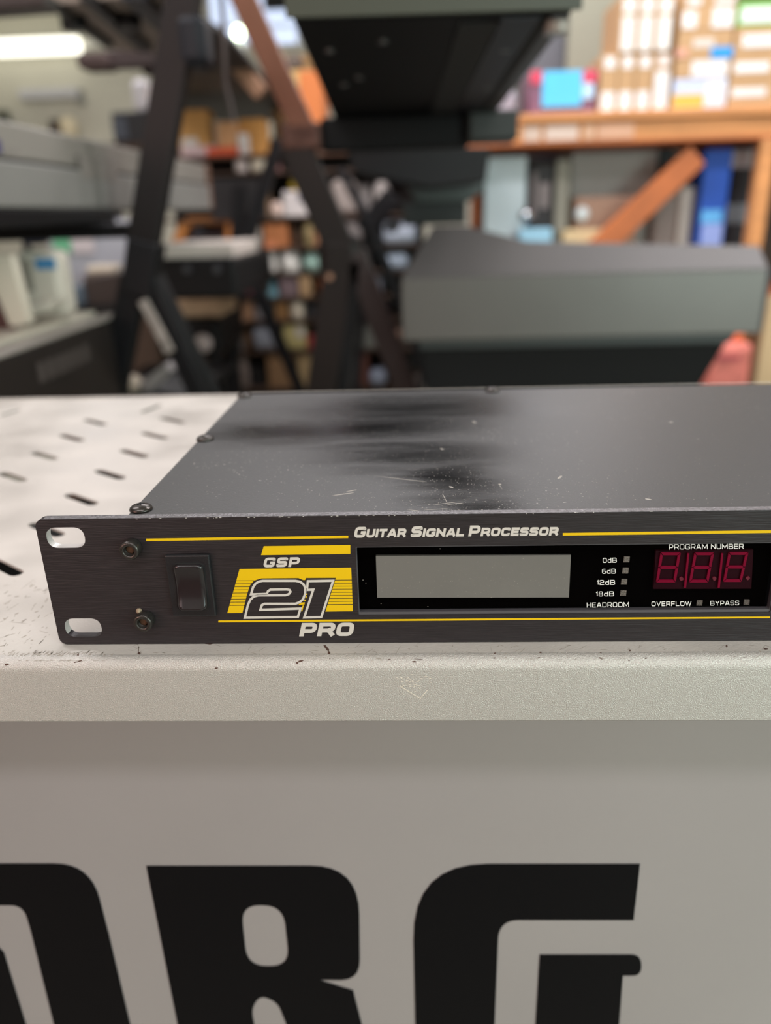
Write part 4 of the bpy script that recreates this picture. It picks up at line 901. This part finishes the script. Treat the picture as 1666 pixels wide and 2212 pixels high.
for row, x0, x1, yt, c, sh_, nm, lab, cat in (
    (3, 630, 652, 490, (96, 72, 56), 'jar', 'brown_jar', 'brown jar between the orange-brown box and the gold-necked bottle', 'jar'),
    (3, 786, 816, 486, (176, 172, 176), 'box', 'pale_packet', 'pale packet right of the mottled grey box on the middle rack', 'packet'),
    (4, 700, 724, 552, (140, 104, 84), 'box', 'tan_box', 'tan box between the mint tub and the rear stand', 'box'),
    (4, 728, 760, 546, (104, 98, 100), 'jar', 'grey_can', 'grey can right of the tan box beside the brown stand', 'can'),
    (4, 764, 800, 556, (138, 140, 150), 'box', 'blue_grey_packet', 'blue-grey packet left of the pale blue bags on the middle rack', 'packet'),
    (5, 646, 672, 598, (164, 132, 96), 'box', 'sand_box', 'sand coloured box just under the mint tub', 'box'),
    (5, 716, 744, 604, (98, 84, 80), 'box', 'taupe_box', 'taupe box half hidden by the brown stand legs', 'box'),
    (6, 550, 572, 652, (150, 144, 146), 'box', 'grey_packet', 'light grey packet right of the upright light brown box', 'packet'),
    (6, 574, 592, 656, (84, 104, 110), 'jar', 'slate_jar', 'slate blue jar left of the ochre cardboard box', 'jar'),
    (6, 720, 752, 654, (90, 70, 62), 'box', 'walnut_box', 'walnut brown box low behind the brown stand legs', 'box'),
    (7, 526, 544, 712, (128, 96, 70), 'box', 'caramel_box', 'caramel box between the grey speckled box and the blue-white bag', 'box'),
    (7, 686, 706, 708, (158, 138, 110), 'box', 'beige_packet', 'beige packet right of the small dark red box', 'packet'),
    (7, 712, 752, 702, (110, 104, 104), 'box', 'ash_box', 'ash grey box left of the sage grey box', 'box'),
    (8, 540, 572, 790, (60, 58, 62), 'box', 'charcoal_box', 'charcoal box between the upright grey tube and the brown carton', 'box'),
    (8, 700, 730, 774, (92, 78, 70), 'box', 'umber_box', 'umber box right of the yellowish tan carton', 'box'),
    (1, 590, 606, 345, (206, 150, 150), 'jar', 'pink_pot', 'little pink pot left of the brown bracket', 'pot'),
    (2, 576, 580, 410, (150, 120, 90), 'box', 'thin_book', 'thin tan book edge beside the pink and white jar', 'book'),
    (2, 774, 800, 400, (130, 124, 122), 'box', 'grey_pack', 'grey pack between the long grey-white bag and the silver-grey tin', 'pack')):
    stock(nm, lab, cat, row, x0, x1, yt, c, sh_, dy=.09, Yo=random.uniform(0, .05))
stock('black_box', 'black box behind the left leg of the brown stand', 'box', 6, 660, 700, 660, (22, 20, 22))
stock('grey_white_bag', 'long grey-white bag right of the brown strut, upper rack', 'bag', 2, 716, 770, 385, (158, 146, 140), bev=.02)
stock('silver_tin', 'silver-grey tin under the rear keyboards on the upper rack', 'tin', 2, 806, 842, 392, (150, 142, 138), 'jar')
stock('grey_white_box', 'mottled grey box behind the rear stand, middle rack', 'box', 3, 722, 780, 478, (126, 118, 116))
stock('pale_blue_bag', 'pale blue-white plastic bag left of the grey synthesizer top', 'bag', 3, 826, 900, 474, (188, 196, 212), bev=.03)
stock('pale_blue_bag', 'pale blue plastic bag just left of the grey synthesizer corner', 'bag', 4, 830, 882, 545, (172, 182, 200), bev=.03)
stock('blue_grey_bag', 'blue-grey bag between the rear stand legs', 'bag', 5, 795, 826, 596, (134, 136, 150), bev=.02)
stock('blue_grey_bag', 'blue-grey bag one shelf lower between the rear stand legs', 'bag', 6, 800, 838, 650, (116, 118, 128), bev=.02)
stock('sage_box', 'sage grey box low right of the brown stand legs', 'box', 7, 760, 812, 700, (108, 110, 104))
stock('grey_box', 'grey box on the bottom shelf right of the brown stand legs', 'box', 8, 738, 776, 764, (96, 94, 94))
stock('rust_box', 'small rust-brown box low beside the sage grey box', 'box', 8, 778, 796, 764, (92, 52, 42))
stock('tan_paper', 'pinkish tan packet low left of the grey synthesizer', 'packet', 7, 834, 866, 712, (172, 136, 118))
stock('silver_bag', 'shiny silver-blue bag on the bottom shelf, right part of the rack', 'bag', 8, 798, 834, 800, (142, 150, 168), bev=.02)
stock('black_crate', 'black crate at the bottom right end of the rack', 'crate', 8, 840, 892, 780, (14, 13, 14))
stock('amber_bottle', 'thin orange-brown upright strip box by the brown stand leg', 'box', 5, 690, 712, 604, (150, 84, 48))
for r, x, c in () and ((3, 380, (60, 46, 40)), (3, 450, (90, 66, 48)), (4, 380, (52, 44, 42)), (5, 470, (48, 40, 40)), (1, 380, (70, 54, 46)), (4, 700, (60, 48, 46)), (5, 720, (84, 74, 74)), (6, 716, (58, 44, 42)), (7, 700, (50, 44, 44)), (2, 860, (30, 34, 36)), (1, 620, (84, 72, 68)), (1, 720, (60, 54, 56)), (1, 800, (40, 42, 46))):
    pass
# orange case
oc = thing('orange_case', 'orange-brown wooden case with an open dark inside, behind the small keyboard', 'case', (PY(440, 520, 2.77).x, 2.77, RZ[3]))
P = lambda pts, Y: [PY(*p, Y) for p in pts]
def pix_plate(name, outer, holes, Y, th, m, parent): return plate(name, outer, holes, lambda x, y: PY(x, y, Y), Vector((0, th, 0)), m, parent)
pix_plate('case_frame', [(366, 533), (388, 480), (406, 470), (524, 470), (518, 533)], [[(394, 527), (404, 494), (416, 484), (488, 484), (486, 527)]], 2.77, .12, C_('orange_brown_wood', 206, 132, 66, .5), oc)
pix_plate('case_back', [(392, 530), (402, 486), (490, 486), (488, 530)], [], 2.90, .01, C_('mauve_lining', 96, 80, 82, .8), oc)
fbox('case_contents', (400, 505, 480, 532), 2.80, .05, C_('dark_wine', 44, 30, 36), oc, .006)
fbox('case_contents', (416, 492, 436, 505), 2.80, .04, C_('slate_blue_grey', 78, 84, 96), oc, .004)
# high tan clutter right of the reddish strut
Yt = 3.0
tr2 = thing('plank_rack', 'tan plywood rack standing between the reddish strut and the overhead keyboard', 'rack', (PY(650, 200, Yt).x, Yt, 0))
pz = Zp(640, 300, Yt); xa, xb = X2(590, 700, 300, Yt)
box('side_board', (xb-.015, Yt, pz), (xb+.005, Yt+.2, Zp(640, 60, Yt)), C_('orange_board', 206, 118, 60, .6), tr2, .002)
fbox('front_board', (648, 152, 696, 268), Yt-.012, .012, C_('orange_board', 206, 118, 60, .6), tr2)
box('back_board', (xa-.03, Yt+.2, RZ[0]), (xb, Yt+.215, Zp(640, 95, Yt)), C_('tan_plywood', 176, 142, 96, .7), tr2)
box('base', (xa-.03, Yt-.01, RZ[0]), (xb, Yt+.2, pz), M_dkwood, tr2)
item('grey_folder', 'grey folder stood in the plywood rack', 'folder', (616, 190, 650, 270), Yt+.02, .1, C_('warm_grey', 120, 112, 102), z0=pz)
dd = item('yellow_tan_box', 'yellow-tan box pushed against the plywood rack back', 'box', (612, 150, 668, 190), Yt+.05, .1, C_('yellow_tan', 208, 172, 108)); dd.name = 'yellow_tan_box'
item('brown_blob', 'dark taupe pouch hanging on the plywood rack', 'pouch', (616, 114, 652, 152), Yt+.04, .08, C_('dark_taupe', 96, 82, 72), bev=.02)

# unseen counter added at left so the sign reflects a warm tint
ctr = thing('reflector_counter', 'unseen reddish counter behind the viewer, added to tint the sign reflection', 'added reflector', (-.8, -1.6, 0))
box('reflector_body', (-2.4, -1.9, .003), (-.05, -1.3, .98), C_('reddish_wood', 132, 84, 62, .5, vary=.15), ctr, .004)
box('reflector_top', (-2.45, -1.95, .981), (0, -1.25, 1.01), C_('reddish_wood', 132, 84, 62, .5, vary=.15), ctr, .004)

# ---- grey synthesizer on the right, seen from behind
YA = 1.25
ga = thing('grey_synthesizer', 'large grey synthesizer seen from behind at the right, raised at its left end', 'synthesizer', (PY(1250, 720, YA).x, YA, Zp(1250, 735, YA)))
M_ga = C_('grey_metallic_case', 102, 99, 96, .42, metal=.4)
M_gal = C_('grey_chamfer', 76, 73, 72, .5, metal=.2)
zA0 = Zp(1260, 729, YA); zA1 = Zp(1260, 591, YA)
F1 = [(870, zA1), (1650, zA1), (1650, zA0), (868, zA0)]
def fx(px, z, Y): # point on plane Y at image column px (measured at the case height) and height z
    return Vector((PY(px, 650, Y).x, Y, z))
f_ = [fx(868, zA1, YA), fx(1652, zA1, YA), fx(1652, zA0, YA), fx(868, zA0, YA)]
hexa('back_panel', f_, [v+Vector((0, .02, 0)) for v in f_], M_ga, ga, .003)
kz = PY(1640, 531, YA+.035); kz = (kz.z-zA1)/.035
def chamfer(px, py):
    d = ray(px, py); t = (zA1-CAM.z+kz*(CAM.y-YA))/(d.z-kz*d.y); return CAM+d*t
top = [chamfer(*p_) for p_ in ((936, 488), (1004, 487), (1140, 521), (1640, 531))]
lowx = [870, 1010, 1140, 1651]
low = [fx(p_, zA1, YA) for p_ in lowx]; low[0] = f_[0].copy(); low[3] = f_[1].copy()
back = [v.copy() for v in top]
for v in back: v.y = YA+.42; v.z = top[3].z-.06+(v.z-top[3].z)*.3
bot = [f_[0]+Vector((0, .42, -.05)), f_[1]+Vector((0, .42, -.05)), f_[2]+Vector((0, .42, 0)), f_[3]+Vector((0, .42, 0))]
mesh_v = low+top+back+bot+[f_[2]+Vector((0, .02, 0)), f_[3]+Vector((0, .02, 0))]
o = mesh('top_case', mesh_v, [(0, 1, 5, 4), (1, 2, 6, 5), (2, 3, 7, 6), (4, 5, 9, 8), (5, 6, 10, 9), (6, 7, 11, 10), (8, 9, 10, 11, 13, 14, 15, 12), (0, 4, 8, 12), (0, 12, 15, 17), (3, 13, 11, 7), (3, 16, 14, 13), (17, 15, 14, 16), (0, 17, 16, 3, 2, 1)], M_gal, ga); fix(o); bevel(o, .002)
hexa('end_cheek', [f_[1]+Vector((0, -.001, 0)), f_[1]+Vector((.010, .01, -.003)), f_[2]+Vector((.008, .01, .003)), f_[2]+Vector((0, -.001, 0))], [v+Vector((0, .3, 0)) for v in (f_[1], f_[1]+Vector((.010, 0, 0)), f_[2]+Vector((.008, 0, 0)), f_[2])], C_('blue_grey_cheek', 56, 62, 72, .4), ga, .001)
b1 = [fx(902, zA0-.0006, YA+.01), fx(1600, zA0-.0006, YA+.01), fx(1588, zA0-.018, YA+.01), fx(906, zA0-.018, YA+.01)]
hexa('base_rail', b1, [v+Vector((0, .3, 0)) for v in b1], C_('green_grey_rail', 46, 51, 51, .5), ga, .002)
b2 = [fx(906, zA0-.0185, YA+.012), fx(1582, zA0-.0185, YA+.012), fx(1500, zA0-.16, YA+.012), fx(930, zA0-.16, YA+.012)]
hexa('base_case', b2, [v+Vector((0, .28, 0)) for v in b2], C_('charcoal_base', 13, 13, 14, .7, spec=.2), ga, .004)
zbs = zA0-.16
sd = thing('synth_stand', 'black box stand carrying the grey synthesizer', 'stand', (PY(1250, 720, YA).x, YA+.1, 0))
for px in (960, 1460):
    for y in (YA+.03, YA+.24):
        x = PY(px, 650, YA).x; box('leg', (x, y, 0), (x+.03, y+.03, zbs), M_stand, sd, .003)
xa, xb = PY(960, 650, YA).x, PY(1460, 650, YA).x
box('cross_bar', (xa+.03, YA+.03, .4), (xb, YA+.06, .43), M_stand, sd, .003)

# ---- wooden shelving on the right
YW = 2.3
sh = thing('wooden_shelving', 'orange pine shelving at the right stacked with cardboard boxes', 'shelving', (PY(1400, 300, YW).x, YW, 0))
xs0, xs1 = PY(1122, 250, YW).x, 2.2
zt1 = Zp(1400, 238, YW); zt0 = Zp(1400, 256, YW)
zf1 = Zp(1400, 262, YW); zf0 = Zp(1400, 301, YW)
xf0 = PY(1010, 310, YW).x
box('top_board', (PY(1124, 250, YW).x, YW-.01, zt0), (xs1, YW+.5, zt1), M_pine, sh, .003)
box('fascia_board', (PY(1010, 310, YW+.01).x, YW+.005, zf0), (xs1, YW+.03, zt0-.002), M_pine, sh, .003)
box('lower_board', (PY(1010, 310, YW).x, YW, zf0-.008), (xs1, YW+.5, zf0), M_pine2, sh, .002)
for a, b, c in ((1132, 1168, (222, 196, 180)), (1178, 1250, (226, 202, 188)), (1262, 1284, (224, 182, 152)), (1290, 1370, (218, 170, 140))):
    o = fbox('price_card', (a, 266, b, 300), YW+.0, .0045, C_('card_%d' % a, *c, .7), sh, 0, z0=zf0+.006, z1=zf1-.004)
for (px, px2, yb) in ((1658, 1640, YW),):
    a, b = PY(1650, 300, YW), PY(1632, 525, YW)
    box('post', (b.x-.022, YW, 0), (b.x+.022, YW+.045, zf0-.008), M_pine, sh, .003)
box('post', (xs1-.05, YW, 0), (xs1, YW+.045, zf0-.008), M_pine, sh, .003)
for x in (PY(1020, 400, YW+.45).x, xs1-.05): box('post', (x, YW+.45, 0), (x+.045, YW+.495, zf0-.008), M_pine2, sh, .003)
zl = Zp(1300, 640, YW)
box('lower_shelf', (PY(1030, 640, YW).x, YW+.05, zl-.02), (xs1, YW+.5, zl), M_pine2, sh, .003)
box('back_panel', (PY(1018, 400, YW+.5).x, YW+.5, 0), (xs1, YW+.51, zf0-.01), C_('brown_grey_backing', 96, 84, 76, .8), sh, 0)
a, b = PY(1505, 335, YW+.03), PY(1270, 560, YW+.03); bar('diagonal_brace', a, b, .07, .03, M_pine2, sh, .003)
# boxes on top
def stack(cat, entries, px0, px1, Y=YW+.02, dy=.3):
    z = zt1
    for (name, label, ytop, col, labs, grp) in entries:
        x0, x1 = X2(px0, px1, 120, Y); zn = Zp((px0+px1)/2, ytop, Y)
        o = box(name, (x0, Y, z+.0003), (x1, Y+dy, zn), C_('carton_%d_%d_%d' % col, *col, .85, vary=.05), None, .003); tag(o, label, 'box', grp)
        for (u0, v0, u1, v1, c) in labs:
            box('paper_label', (x0+(x1-x0)*u0, Y-.0012, z+(zn-z)*v0), (x0+(x1-x0)*u1, Y, z+(zn-z)*v1), C_('lab_%d_%d_%d' % c, *c, .8), o, 0)
        z = zn
CB = (188, 152, 112); WH = (230, 228, 228)
ords = ['leftmost', 'second from left', 'third from left', 'rightmost']
for i, (a, b) in enumerate(((1300, 1338), (1340, 1376), (1378, 1414), (1416, 1453))):
    hi = [(.12, .03, .88, .36, WH), (.2, .76, .8, .96, WH)] if i < 3 else [(.1, .03, .92, .70, WH), (.2, .78, .85, .97, (220, 210, 206))]
    stack('box', [('file_box', f'{ords[i]} upright file box in the lower row on the pine shelf', 118-i*.6, CB, hi, 'upright file boxes on the pine shelf')], a, b, dy=.22)
zfile = Zp(1376, 117, YW+.02)
for i, (a, b) in enumerate(((1339, 1376), (1378, 1415), (1417, 1454))):
    Y = YW+.02; x0, x1 = X2(a, b, 60, Y); z0, z1 = zfile+.004, Zp((a+b)/2, -14, Y)
    o = box('file_box', (x0, Y, z0), (x1, Y+.22, z1), C_('carton_%d_%d_%d' % CB, *CB, .85), None, .003)
    tag(o, ['left', 'middle', 'right'][i]+' upright file box in the upper row, standing on the lower row', 'box', 'upright file boxes on the pine shelf')
    for (v0, v1) in ((.03, .62), (.68, .93)): box('paper_label', (x0+(x1-x0)*.12, Y-.0012, z0+(z1-z0)*v0), (x0+(x1-x0)*.88, Y, z0+(z1-z0)*v1), C_('white_paper_label', 228, 226, 222, .8), o, 0)
stack('box', [('printed_box', 'pale blue, yellow and white printed box at the bottom of the middle stack', 169, (196, 206, 230), [(.0, .06, .58, .5, (226, 180, 84)), (.6, .1, .97, .9, (222, 224, 232))], None),
    ('cardboard_box', 'brown box with large white label above the blue-yellow box', 128, CB, [(.3, .1, .96, .92, WH)], 'brown boxes on the pine shelf'),
    ('cardboard_box', 'brown box with a bright blue sticker in the middle stack', 66, CB, [(.62, .02, 1.02, .42, (44, 152, 222)), (.28, .42, .66, .72, (214, 204, 196)), (-.02, .1, .2, .4, (214, 160, 140))], 'brown boxes on the pine shelf'),
    ('cardboard_box', 'brown box with two white labels second from the top of the middle stack', 12, CB, [(.05, .12, .3, .8, WH), (.58, .1, .96, .9, WH)], 'brown boxes on the pine shelf'),
    ('cardboard_box', 'topmost brown box of the middle stack, cut by the frame edge', -30, CB, [(.1, .05, .35, .4, WH), (.6, .1, .96, .4, WH)], 'brown boxes on the pine shelf')], 1462, 1580)
stack('box', [('cardboard_box', 'lowest brown box of the right stack on the pine shelf', 172, CB, [(.05, .4, .6, .72, WH)], 'brown boxes on the pine shelf'),
    ('cardboard_box', 'second brown box up in the right stack', 116, CB, [(.05, .3, .6, .7, WH)], 'brown boxes on the pine shelf'),
    ('cardboard_box', 'third brown box up in the right stack, below the green box', 56, CB, [(.12, .25, .7, .72, WH)], 'brown boxes on the pine shelf'),
    ('green_box', 'white box with bright green border on top of the right stack', 2, (120, 186, 72), [(.05, .15, .97, .78, (226, 230, 232))], None)], 1584, 1720)
bb = thing('blue_red_carton', 'shiny sky-blue and red carton at the left end of the pine shelf', 'box', (PY(1215, 230, YW).x, YW+.1, zt1))
fbox('carton_body', (1146, 152, 1290, 236), YW+.03, .2, C_('plum_carton', 128, 84, 108, .5), bb, .004, z0=zt1+.0002)
fbox('blue_panel', (1172, 153, 1258, 230), YW+.026, .004, C_('sky_blue', 84, 192, 240, .35), bb, 0)
fbox('red_corner', (1147, 153, 1171, 180), YW+.026, .004, C_('crimson', 214, 62, 92, .5), bb, 0)
fbox('red_corner', (1259, 153, 1290, 178), YW+.026, .004, C_('crimson', 214, 62, 92, .5), bb, 0)
fbox('white_flash', (1259, 180, 1282, 212), YW+.026, .004, C_('icy_white', 190, 222, 250, .5), bb, 0)
ct_ = item('wrapped_bundle', 'crumpled pale lilac bundle left of the blue and red carton', 'bundle', (1066, 192, 1118, 305), YW+.06, .15, C_('pale_lilac', 168, 160, 172, .8), z0=zf0+.0003, bev=.03)
# panel and pipe behind the boxes
wd_ = thing('grey_green_door', 'tall grey-green door leaf leaning behind the pine shelf boxes', 'door leaf', (PY(1280, 100, 2.95).x, 2.95, 0))
fbox('door_leaf', (1228, -120, 1350, 240), 2.95, .04, C_('grey_green_paint', 150, 150, 134, .6), wd_, z0=.002)
pc = thing('grey_cabinet', 'tall dark grey metal cabinet behind the overhead keyboard', 'cabinet', (PY(1200, 100, 3.0).x, 3.0, 0))
fbox('cabinet_case', (1130, 55, 1226, 300), 3.0, .25, C_('blue_grey_metal', 104, 106, 114, .45), pc, z0=.002)
# under the shelf
zu_ = zl+.0003; YU = YW+.1
def und(name, label, cat, r, col, Yo=0, dy=.15, rough=.6, bev=.004, z0=zu_):
    return item(name, label, cat, r, YU+Yo, dy, C_('und_'+name, *col, rough), z0=z0, bev=bev)
o = und('white_cabinet', 'tall pale blue-white carton under the left end of the pine shelf', 'box', (1046, 338, 1134, 640), (196, 208, 214))
o = und('black_bag', 'black gig bag with grey pockets beside the pale blue-white carton', 'bag', (1142, 350, 1194, 640), (38, 34, 36), bev=.01)
fbox('grey_pocket', (1148, 372, 1160, 470), YU-.004, .004, C_('mauve_grey', 112, 100, 100), o, 0); fbox('grey_pocket', (1166, 395, 1186, 450), YU-.004, .004, C_('light_mauve_grey', 132, 120, 120), o, 0)
q = PY(1137, 466, YU-.02); lathe('glint_ring', (q.x, YU, q.z), [(.016, 0), (.020, .004), (.018, .01), (0, .012)], C_('chrome', 220, 225, 232, .12, metal=1), o, axis=Vector((0, -1, 0)))  # chrome disc added to make a small round glint
und('light_blue_case', 'light blue case low in front of the black gig bag', 'case', (1120, 494, 1190, 640), (150, 196, 220), Yo=-.06, dy=.05)
und('grey_pole_box', 'narrow grey-beige upright panel right of the black gig bag', 'panel', (1196, 345, 1226, 640), (140, 136, 124))
o = und('grey_pink_board', 'grey board fading to brown behind the diagonal brace', 'board', (1228, 326, 1410, 640), (166, 160, 156), Yo=.12, dy=.02)
und('dusty_pink_box', 'dusty pink-brown box in front of the grey board', 'box', (1236, 424, 1372, 640), (168, 132, 112), Yo=.03, dy=.08, bev=.01)
q = PY(1258, 463, YU+.02); o = lathe('glare_disc', (q.x, YU+.03, q.z), [(.022, 0), (.024, .006), (.016, .016), (0, .02)], C_('glare_white', 235, 245, 250, .2), axis=Vector((0, -1, 0))); tag(o, 'round white disc standing in for lamp glare on the dusty pink box', 'glare disc')  # white disc added in place of a round lamp reflection
und('cream_parcel', 'cream parcel low behind the flat top of the grey synthesizer', 'parcel', (1214, 496, 1300, 640), (206, 180, 138), Yo=-.05, dy=.06)
und('black_lamp_head', 'black item hanging dark in the corner above the diagonal brace', 'lamp', (1412, 318, 1440, 640), (30, 28, 32), Yo=.15, dy=.03)
und('grey_sack', 'mottled grey-brown sack between brace and blue folder', 'sack', (1408, 388, 1478, 640), (132, 118, 112), Yo=.06, dy=.06, bev=.02)
und('white_roll', 'cream-white roll beside the blue folder', 'roll', (1462, 402, 1494, 640), (196, 186, 178), Yo=.04, dy=.04, bev=.01)
o = und('blue_folder', 'tall royal blue box file under the pine shelf', 'box file', (1508, 322, 1566, 640), (24, 78, 178), Yo=-.02, dy=.2)
fbox('cyan_label', (1516, 454, 1560, 482), YU-.024, .004, C_('bright_cyan', 96, 176, 236), o, 0); fbox('lavender_label', (1514, 484, 1558, 560), YU-.024, .004, C_('lavender', 150, 168, 232), o, 0)
o = und('black_white_bag', 'black and white bag between the blue box file and the pine post', 'bag', (1572, 312, 1630, 640), (44, 44, 50), Yo=.05, dy=.1, bev=.01)
fbox('white_patch', (1576, 324, 1626, 362), YU+.044, .005, C_('greyish_white2', 186, 182, 186), o, 0); fbox('grey_patch', (1570, 440, 1622, 482), YU+.044, .005, C_('cool_grey', 128, 136, 144), o, 0)
# right low: red crate, brown post, tan partition
YL = 2.0
zb_ = Zp(1570, 900, YL)
stl = thing('low_trolley', 'low grey trolley hidden behind the rack unit, under the pink crate', 'trolley', (PY(1570, 900, YL).x, YL, 0))
xa, xb = X2(1500, 1660, 880, YL); box('deck', (xa, YL, zb_-.02), (xb, YL+.3, zb_), M_stand, stl)
for x in (xa+.01, xb-.03):
    for y in (YL+.01, YL+.27): box('leg', (x, y, 0), (x+.02, y+.02, zb_-.02), M_stand, stl)
pk = thing('pink_crate', 'coral pink bag with an orange tie under the right end of the grey synthesizer', 'bag', (PY(1570, 830, YL).x, YL+.05, zb_))
fbox('bag_body', (1528, 742, 1622, 900), YL+.02, .12, C_('coral_pink', 204, 112, 100, .6, vary=.25, vscale=25), pk, .02, z0=zb_)
fbox('orange_tie', (1586, 722, 1606, 748), YL+.05, .03, C_('hot_orange', 214, 98, 48), pk, .005)
fbox('dark_fold', (1552, 768, 1600, 780), YL+.016, .006, C_('wine_fold', 158, 66, 72), pk, .003)
tag(fbox('brown_post', (1626, 600, 1646, 900), YL+.2, .04, C_('brown_wood_post', 104, 66, 40), z0=.002), 'brown wooden post right of the coral pink bag', 'post')
tag(fbox('tan_partition', (1648, 560, 1800, 900), YL+.18, .03, C_('tan_board', 190, 164, 126), z0=.002, z1=Zp(1700, 640, YL+.18)), 'tan board partition at the right edge behind the synthesizer', 'partition')
